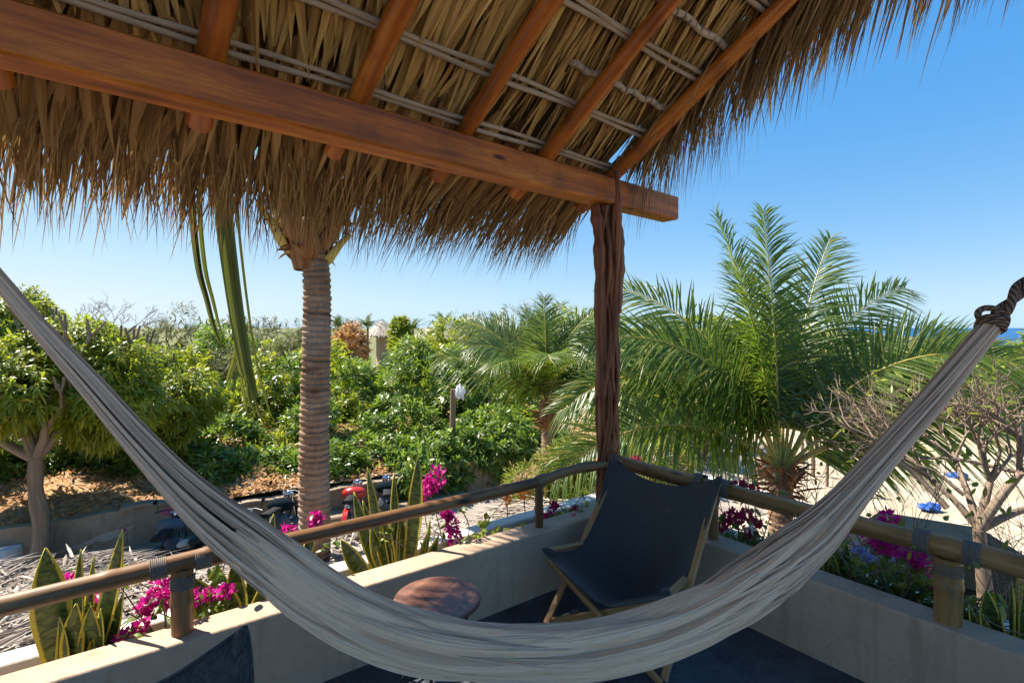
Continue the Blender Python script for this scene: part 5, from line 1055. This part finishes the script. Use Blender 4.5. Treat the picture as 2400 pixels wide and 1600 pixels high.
# garden shrubs beyond the corner
gs = [((1330, 1120, 7.2), (.42, .35, .42), 'garden', 'yellow-green feathery shrub with pinkish tips behind the knotty rail', 'pinkpetal', [(1240, 1128), (1265, 1110), (1300, 1092), (1320, 1075), (1345, 1060)], (1395, 1086)), ((1400, 1100, 7.0), (.42, .35, .45), 'garden', 'yellow-green grassy shrub with an orange bloom left of the chair tip', 'pinkpetal', [(1385, 1050), (1410, 1070)], None), ((1250, 1150, 7.6), (.36, .3, .3), 'garden', 'yellow shrub with pink sprays before the stained wall', 'pinkpetal', [(1225, 1118), (1250, 1105), (1215, 1135)], None), ((1560, 1092, 7.5), (.42, .3, .28), 'garden', 'shrub with dusty white and pink blooms right of the chair tip', 'whitepetal', [(1540, 1070), (1563, 1064), (1585, 1078), (1572, 1090), (1600, 1095)], None)]
for k, (c, rad, mt_, lb, fm, fl, orange) in enumerate(gs):
    c = P(*c); o = shrub(lb, 'shrub', (c.x, c.y, ZG), c, rad, 330, 10, .15, .018, M[mt_], 700 + k, 12, 'garden_shrub', 'garden shrubs beyond the terrace corner', .02, .7, .35, .2, 5)
    r_ = np.random.default_rng(720 + k)
    for (px, py) in fl:
        m = MB(); flower_head(m, P(px, py, c.y - .3), .10 if k < 3 else .06, r_, 60); m.build('flower_head', M[fm], o, kind='stuff')
    if orange: m = MB(); flower_head(m, P(*orange, c.y - .3), .06, r_, 60); m.build('flower_head', M['orange'], o)
m = MB(); r_ = np.random.default_rng(5)
for k, (px, py, lb, mm, rad) in enumerate([(1403, 1086, 'single orange hibiscus bloom above the rail left of the chair tip', 'orange', .05), (1490, 1080, 'single crimson bloom right of the chair tip', 'crimson', .05), (1188, 1172, 'small orange bloom above the lower thatch, under the rail', 'orange', .035), (1228, 1158, 'larger orange bloom under the rail left of the thin upright', 'orange', .05)]):
    c = P(px, py, 5.2); o = thing('hibiscus', lb, 'flower', (c.x, c.y, -3.0)); ms = MB(); ms.tube(curve([V(c.x + .05, c.y + .1, -3.0), V(c.x + .02, c.y, c.z - .4), c], 10), .006, 5); ms.build('stem', M['twig'], o); m = MB(); flower_head(m, c, rad, r_, 70); m.build('flower_head', M[mm], o)

# ================================================================== WALLS, STREET, VEHICLES
cw = thing('concrete_wall', 'stained low concrete wall along the street, from the forked tree to the small white sign', 'wall', ST(4, 0, ZG))
tops = [(-9, 1.0), (-3, 1.0), (.5, 1.0), (1.6, 1.06), (2.2, 1.02), (2.7, .86), (3.1, .76), (5.0, .72), (7.5, .78), (8.6, .86), (8.62, .98), (9.2, .98), (9.25, .92), (12.5, 1.0), (16, 1.05), (20, 1.1)]
mb = MB(); ss = np.linspace(-9, 18, 160); hh3 = np.interp(ss, *zip(*tops)) + .012 * np.sin(ss * 9); 
fr0 = [[ST(s, 0 + .006 * math.sin(s * 7 + j), ZG + h * j / 6) for j in range(7)] for s, h in zip(ss, hh3)]; tp0 = [[ST(s, .0 + .18 * j / 3, ZG + h) for j in range(4)] for s, h in zip(ss, hh3)]; bk0 = [[ST(s, .18, ZG + h * (1 - j / 2)) for j in range(3)] for s, h in zip(ss, hh3)]
mb.grid(fr0); mb.grid(tp0); mb.grid(bk0); mb.build('wall', M['oldwall'], cw, smooth=False)
for s in (8.9, 10.6, 12.4, 14.2):
    mb = MB(); mb.bar(ST(s, -.05, ZG), ST(s, -.05, ZG + .98), .2, .14, V(WN.x, WN.y, 0), .01); mb.build('pilaster', M['oldwall'], cw, smooth=False)
mb = MB(); mb.grid([[ST(s, -.07, ZG + h + dz) for dz in (.0, .06)] for s, h in zip(ss[60:], hh3[60:])]); mb.grid([[ST(s, o_, ZG + h + .06) for o_ in (-.07, .22)] for s, h in zip(ss[60:], hh3[60:])]); mb.build('coping', M['oldwall'], cw, smooth=False)
def decal(nm, s0, z, pts, mat, off=-.012):
    c = ST(s0, off, ZG + z); v = [c + WD * p[0] + V(0, 0, p[1]) for p in pts] + [c + WN * .0]; n = len(pts)
    m = MB(); m.add(v, tris=[(i, (i + 1) % n, n) for i in range(n)]); m.build(nm, mat, cw, smooth=False)
el = lambda a, b_, n=16, w_=0.0: [(a * math.cos(6.2832 * i / n) * (1 + w_ * math.sin(3 * i)), b_ * math.sin(6.2832 * i / n)) for i in range(n)]
decal('painted_oval', 2.15, .86, el(.26, .09), M['mural']); decal('painted_mark', 1.25, .62, el(.07, .05), M['mural'])
decal('plaster_scar', .75, .48, [(-.75, -.18), (-.5, -.06), (-.2, .0), (.2, .14), (.7, .2), (.5, .05), (.2, -.04), (.05, -.0), (-.2, -.12), (-.35, -.06)], M['patch']); decal('plaster_scar', 2.1, .42, [(-.3, -.1), (-.28, .12), (.3, .14), (.34, .02), (.1, -.04)], M['patch'])
sg = thing('wall_sign', 'small white sign plate with faint grey print on the stained wall beside the slender trunk', 'sign', P(1265, 1066, 15.9)); c = P(1265, 1066, 15.75)
mb = MB(); mb.bar(c - V(0, 0, .14), c + V(0, 0, .14), .20, .02, V(WN.x, WN.y, 0), .003); mb.build('plate', M['white'], sg, smooth=False)
for j in range(3):
    mb = MB(); z = .085 - j * .07
    for i in range(3): mb.bar(c - WN * .013 + WD * (-.06 + i * .05) + V(0, 0, z), c - WN * .013 + WD * (-.03 + i * .05) + V(0, 0, z), .002, .03, V(0, 0, 1), .0005)
    mb.build('print_line', M['cord'], sg, smooth=False)
ring = thing('cement_ring', 'round white cement trough standing on the street at the left edge', 'trough', P(-15, 1350, 10.2)); cc = V(-10.15, 9.9, -4.87)
mb = MB(); mb.lathe([(.0, .0), (.56, .0), (.575, .03), (.58, .55), (.57, .62), (.55, .64), (.30, .645), (.0, .645)], cc, 40, jag=.006, seed=1); mb.build('drum', M['white'], ring, smooth=False)
# pole with a plastic bag
pole_c = P(1060, 950, 15.6); pl_ = thing('wooden_pole', 'weathered pole standing in the hedge with a white bag at its top', 'pole', (pole_c.x, 15.6, -3.6)); mb = MB(); mb.tube([V(pole_c.x, 15.6, -3.6), V(pole_c.x + .03, 15.6, P(0, 912, 15.6).z)], [.1, .085], 9); mb.build('pole', M['trunkwood'], pl_)
mb = MB(); mb.blob(P(1080, 918, 15.35), (.13, .12, .19), 14, .34, 3); tag(mb.build('plastic_bag', M['bag'], smooth=False), 'crumpled white plastic bag hanging on the pole top in the hedge', 'bag')

def wheel(root, c, ax, R0=.30):
    a = ax.orthogonal().normalized(); b_ = ax.cross(a); mb = MB()
    mb.tube([c + a * math.cos(t) * (R0 - .045) + b_ * math.sin(t) * (R0 - .045) for t in np.linspace(0, 6.2832, 29)], .05, 9, cap=False); t_ = mb.build('tyre', M['rubber'], root)
    mb = MB(); mb.tube([c + a * math.cos(t) * (R0 - .09) + b_ * math.sin(t) * (R0 - .09) for t in np.linspace(0, 6.2832, 25)], .014, 6, cap=False); mb.tube([c - ax * .06, c + ax * .06], .045, 10)
    for k in range(9): t = k * .698; mb.tube([c, c + (a * math.cos(t) + b_ * math.sin(t)) * (R0 - .09)], .006, 4)
    mb.build('rim', M['chrome'], t_)
def motorcycle(label, s, off, ang, paint):
    p = ST(s, off, ZG + .02); rt = thing('motorcycle', label, 'motorcycle', p, group='motorcycles parked along the street')
    f = WD.copy(); f.rotate(Quaternion(V(0, 0, 1), ang)); sd = V(-f.y, f.x, 0); u = V(0, 0, 1); at = lambda x, y, z: p + f * x + sd * y + u * z
    wheel(rt, at(-.62, 0, .30), sd); wheel(rt, at(.66, 0, .30), sd)
    mb = MB(); mb.blob(at(.10, 0, .80), (.30, .16, .15), 12, .04, 2); mb.build('tank', paint, rt)
    mb = MB(); mb.bar(at(-.62, 0, .80), at(-.06, 0, .76), .22, .09, u, .03); mb.build('seat', M['rubber'], rt)
    mb = MB(); mb.blob(at(.02, 0, .43), (.24, .15, .20), 10, .15, 5); mb.tube([at(.45, 0, .82), at(.1, 0, .62), at(-.3, 0, .62), at(-.62, 0, .34)], .03, 7); mb.tube([at(.40, 0, .75), at(.2, 0, .3), at(-.2, 0, .27)], .025, 7); mb.build('engine', M['mat_slate'], rt)
    mb = MB()
    for y in (-.09, .09): mb.tube([at(.66, y, .30), at(.44, y, .98)], .022, 7)
    mb.build('fork', M['chrome'], rt)
    mb = MB(); mb.tube([at(.30, -.36, 1.02), at(.40, -.2, 1.04), at(.43, 0, 1.0), at(.40, .2, 1.04), at(.30, .36, 1.02)], .014, 7); hb_ = mb.build('handlebar', M['black'], rt)
    for y in (-.3, .3):
        mb = MB(); mb.tube([at(.36, y, 1.03), at(.36, y * 1.15, 1.20)], .006, 5); mb.blob(at(.35, y * 1.2, 1.23), (.02, .07, .045), 7, .02, 1); mb.build('mirror', M['glass'], hb_)
    mb = MB(); mb.blob(at(.54, 0, .90), (.11, .10, .11), 9, .02, 1); mb.build('headlight', M['chrome'], rt)
    for x in (-.62, .66):
        mb = MB(); mb.grid([[at(x + .34 * math.cos(t), w_, .30 + .35 * math.sin(t)) for w_ in (-.06, -.03, .03, .06)] for t in np.linspace(.6, 2.6, 10)]); mb.build('mudguard', paint, rt)
    mb = MB(); mb.tube([at(.05, -.14, .35), at(-.2, -.17, .3), at(-.8, -.18, .42)], [.025, .03, .045], 8); mb.build('exhaust', M['chrome'], rt)
    return rt
def sat(px, py):                                                      # street coordinates of a pixel on the street level
    q = G(px, py, ZG) - W0; return q.dot(WD), q.dot(WN)
for px, py, ang, pt_, lb in ((395, 1330, 1.3, 'mat_slate', 'dark motorcycle with grey tank left of the hammock, before the plaster-scarred wall'), (487, 1335, 1.2, 'greenpaint', 'green motorcycle just left of the hammock body'), (560, 1330, 1.2, 'palewhite', 'pale motorcycle mostly hidden behind the hammock body'), (650, 1262, 1.0, 'bluepaint', 'black motorcycle left of the tall ringed trunk'), (818, 1222, 1.1, 'redpaint', 'red motorcycle right of the tall ringed trunk'), (900, 1212, 1.3, 'bluepaint', 'dark motorcycle behind the tall snake plant')):
    s, o_ = sat(px, py); motorcycle(lb, s, min(o_, -.75), ang, M[pt_])
for k, (px, py, y, rad, mt_, lb) in enumerate([(432, 1280, 9.9, .13, 'patch', 'beige open helmet lying at the lower thatch edge, left of the green motorcycle'), (463, 1286, 9.9, .12, 'glass', 'dark visored helmet beside the beige one')]):
    q = P(px, py, y); h = thing('helmet', lb, 'helmet', (q.x, q.y, q.z - rad), group='motorcycle helmets'); mb = MB(); mb.blob(q, (rad, rad * 1.15, rad), 12, .03, k); mb.build('shell', M[mt_], h)
    mb = MB(); mb.grid([[q + V(rad * 1.04 * math.sin(a), -rad * 1.2 * math.cos(a), rad * z) for z in (-.3, .0, .3)] for a in np.linspace(-1, 1, 9)]); mb.build('visor', M['glass'], h)
    mb = MB(); mb.bar(V(q.x, q.y, ZG), V(q.x, q.y, q.z - rad + .01), .35, .3, V(0, 1, 0), .02); tag(mb.build('block', M['oldwall'], smooth=False), 'plain cement block under the %s helmet' % ('beige', 'dark visored')[k], 'block', 'cement blocks by the street')

# parked car under the frangipani
cp = V(7.5, 8.3, ZG); car = thing('parked_car', 'dark blue car parked on the sand behind the frangipani trunk', 'car', cp, R(-38)); at = lambda x, y, z: (x, y, z)
mb = MB(); pr = [(-2.1, .35), (-2.12, .62), (-2.0, .86), (-1.25, .95), (.7, .95), (1.0, .92), (1.95, .80), (2.1, .62), (2.08, .35)]
vs = [[(x, y * (1 if abs(x) < 1.9 else .93), z) for (x, z) in pr] for y in (-.82, -.85, .85, .82)]; mb.grid(vs); mb.add([(x, -.82, z) for x, z in pr] + [(0, -.82, .35)], tris=[(i, i + 1, len(pr)) for i in range(len(pr) - 1)]); mb.add([(x, .82, z) for x, z in pr] + [(0, .82, .35)], tris=[(i + 1, i, len(pr)) for i in range(len(pr) - 1)]); mb.build('body', M['bluepaint'], car, smooth=False, local=True)
cab = [(-1.75, .95), (-1.3, 1.42), (.15, 1.45), (.95, .95)]
mb = MB(); mb.grid([[(x, y * (.72 if z > 1.2 else .82), z + (.012 if z > 1.3 else 0)) for (x, z) in cab[1:3]] for y in (-1, 1)]); mb.build('roof', M['bluepaint'], car, smooth=False, local=True)
for nm, q in (('windscreen', [(.15, -.72, 1.44), (.15, .72, 1.44), (.95, .82, .95), (.95, -.82, .95)]), ('rear_window', [(-1.3, .72, 1.41), (-1.3, -.72, 1.41), (-1.75, -.82, .95), (-1.75, .82, .95)]), ('side_window', [(-1.3, -.72, 1.41), (.15, -.72, 1.44), (.95, -.82, .95), (-1.75, -.82, .95)]), ('side_window', [(.15, .72, 1.44), (-1.3, .72, 1.41), (-1.75, .82, .95), (.95, .82, .95)])):
    mb = MB(); mb.add(q, [(0, 1, 2, 3)]); mb.build(nm, M['glass'], car, smooth=False, local=True)
for x in (-1.3, 1.3):
    for y in (-.78, .78):
        mb = MB(); mb.tube([(x, y - .1, .31), (x, y + .1, .31)], .31, 22); w_ = mb.build('wheel', M['rubber'], car, smooth=False, local=True); mb = MB(); mb.tube([(x, y - .105, .31), (x, y + .105, .31)], .19, 16); mb.build('rim', M['chrome'], w_, smooth=False, local=True)
for y in (-.6, .6):
    mb = MB(); mb.blob((2.05, y, .66), (.05, .16, .08), 8, .02, 1); mb.build('headlight', M['chrome'], car, local=True)
# odds and ends on the sand
for k, (px, py, y, r3, lb) in enumerate([(2250, 1108, 11, (.11, .09, .05), 'crumpled blue tarp on a frangipani height ledge, the upper of two'), (2180, 1182, 9.5, (.12, .09, .04), 'crumpled blue tarp low on the sand, the lower of two')]):
    q = G(px, py + 6, ZG + .1); mb = MB(); mb.blob(V(q.x, q.y, ZG + .1), tuple(x * 2.2 for x in r3), 10, .35, 60 + k); o = mb.build('blue_tarp', M['bluetarp'], smooth=False); tag(o, ['crumpled blue tarp on the sand seen through the upper frangipani branches', 'crumpled blue tarp on the sand just above the right rail, left of the frangipani'][k], 'tarp', 'blue tarps on the sand')
bk = thing('plastic_bucket', 'translucent greenish bucket standing on the sand under the left palm fronds', 'bucket', G(1706, 1100, ZG)); q = G(1706, 1102, ZG + .02)
mb = MB(); mb.lathe([(.22, .0), (.28, .0), (.33, .72), (.35, .74), (.33, .76), (.31, .72), (.27, .05), (.0, .05)], q, 24); mb.build('tub', M['bucketglass'], bk); mb = MB(); mb.tube([q + V(.335 * math.cos(t), .335 * math.sin(t), .74) for t in np.linspace(0, 6.2832, 25)], .03, 6); mb.build('rim', M['palewhite'], bk)
for k, (px, py, hh4, rad) in enumerate([(1938, 1140, 1.9, .05), (1905, 1115, 1.0, .07), (1825, 1075, 1.2, .05), (1880, 1085, 1.3, .05), (2032, 1165, .7, .06)]):
    q = G(px, py, ZG); mb = MB(); mb.tube([q - V(0, 0, .1), q + V(.02, 0, hh4 * .5), q + V(.05 * (-1) ** k, 0, hh4)], [rad, rad * .95, rad * .85], 8); tag(mb.build('fence_post', M['trunkwood']), ['tall thin grey post on the sand right of the big young palm', 'short brown post on the sand beside the tall thin one', 'thin post behind the petioles of the big young palm', 'thin post far back right of the big young palm', 'stub of a post on the sand behind the hammock cords'][k], 'post', 'wooden posts on the sand')
for k, (a0, a1) in enumerate((((1592, 1098), (1950, 1200)), ((1560, 1102), (1900, 1215)))):
    q0, q1 = G(*a0, ZG + .1), G(*a1, ZG + .1); mb = MB(); mb.bar(V(q0.x, q0.y, ZG + .05), V(q1.x, q1.y, ZG + .05), .34, .14, ch=.02); tag(mb.build('kerb', M['white'], smooth=False), ['white kerb on the sand, the one farther from the terrace', 'white kerb on the sand, the one nearer to the terrace'][k], 'kerb', 'white kerbs on the sand')
mb = MB(); mb.grid([[G(1480 + 330 * i / 8, 1010 + 0 * j, ZG) * 0 + V(4.2 + 2.6 * i / 8 + 1.2 * j / 4, 17 + 5.5 * j / 4 - .25 * i, ZG + .05) for j in range(5)] for i in range(9)]); tag(mb.build('road', M['street']), kind='structure')

# far huts and palms
def hut(label, px, apex, eave, hw, y, wall_hw):
    c = P(px, eave, y); o = thing('thatched_hut', label, 'hut', (c.x, y, ZG), group='thatched huts beyond the hedge'); rz = (eave - apex) / 1200 * y; rw = hw / 1200 * y
    mb = MB(); mb.lathe([(rw * 1.02, -.15), (rw, 0), (rw * .62, rz * .42), (rw * .3, rz * .76), (.08, rz), (.03, rz + .25)], c, 40, jag=.03, seed=3); rf_ = mb.build('roof', M['thatch_grey'], o, smooth=False)
    r_ = np.random.default_rng(int(px)); n = 500; a = r_.uniform(0, 6.2832, n); f = r_.random(n) ** .6; rr = rw * (.05 + .95 * f); z = rz * (1 - f) + .05; p = np.c_[c.x + rr * np.cos(a), c.y + rr * np.sin(a), c.z + z]
    mb = MB(); mb.strips(p, np.c_[np.cos(a) * rw, np.sin(a) * rw, -rz + 0 * a], np.c_[np.cos(a), np.sin(a), 1 + 0 * a], r_.uniform(.3, .8, n), .10, nseg=2, bend=[(0, 0, -.05)], prof=STRAP); mb.build('thatch', M['thatch_grey'], rf_, smooth=False, kind='stuff')
    mb = MB(); w_ = wall_hw / 1200 * y; mb.lathe([(w_, ZG - c.z), (w_, .1)], c, 30); mb.build('wall', M['parapet'], o)
hut('conical thatched hut with a round white wall above the hedge', 897, 751, 786, 46, 62, 15)
hut('wide low thatched roof right of the conical hut, half hidden by trees', 1004, 766, 792, 40, 70, 34)
for k, (px, py, y, L_, lb) in enumerate([(792, 768, 55, 1.9, 'far palm peeping out right of the tall trunk'), (832, 778, 58, 2.1, 'far palm left of the conical hut, lower one'), (862, 768, 58, 2.2, 'far palm left of the conical hut, upper one'), (968, 774, 60, 2.0, 'far palm between the two huts'), (1037, 762, 55, 2.2, 'far palm right of the wide roof, standing highest'), (545, 770, 60, 2.0, 'far palm behind the hanging fronds')]):
    c = P(px, py, y); o = thing('far_palm', lb, 'palm', (c.x, y, ZG), group='far palms on the horizon'); mb = MB(); mb.tube([V(c.x, y, ZG), c], [.16, .12], 7); mb.build('trunk', M['palmtrunk'], o)
    r_ = np.random.default_rng(800 + k)
    for j in range(13):
        frond(o, c, j * 137.5 + r_.uniform(0, 30), r_.uniform(25, 85), L_ * r_.uniform(.85, 1.1), r_.uniform(40, 100), M['palm_far'], 900 + 20 * k + j, 16, .55, .2, .3, .035, .11)
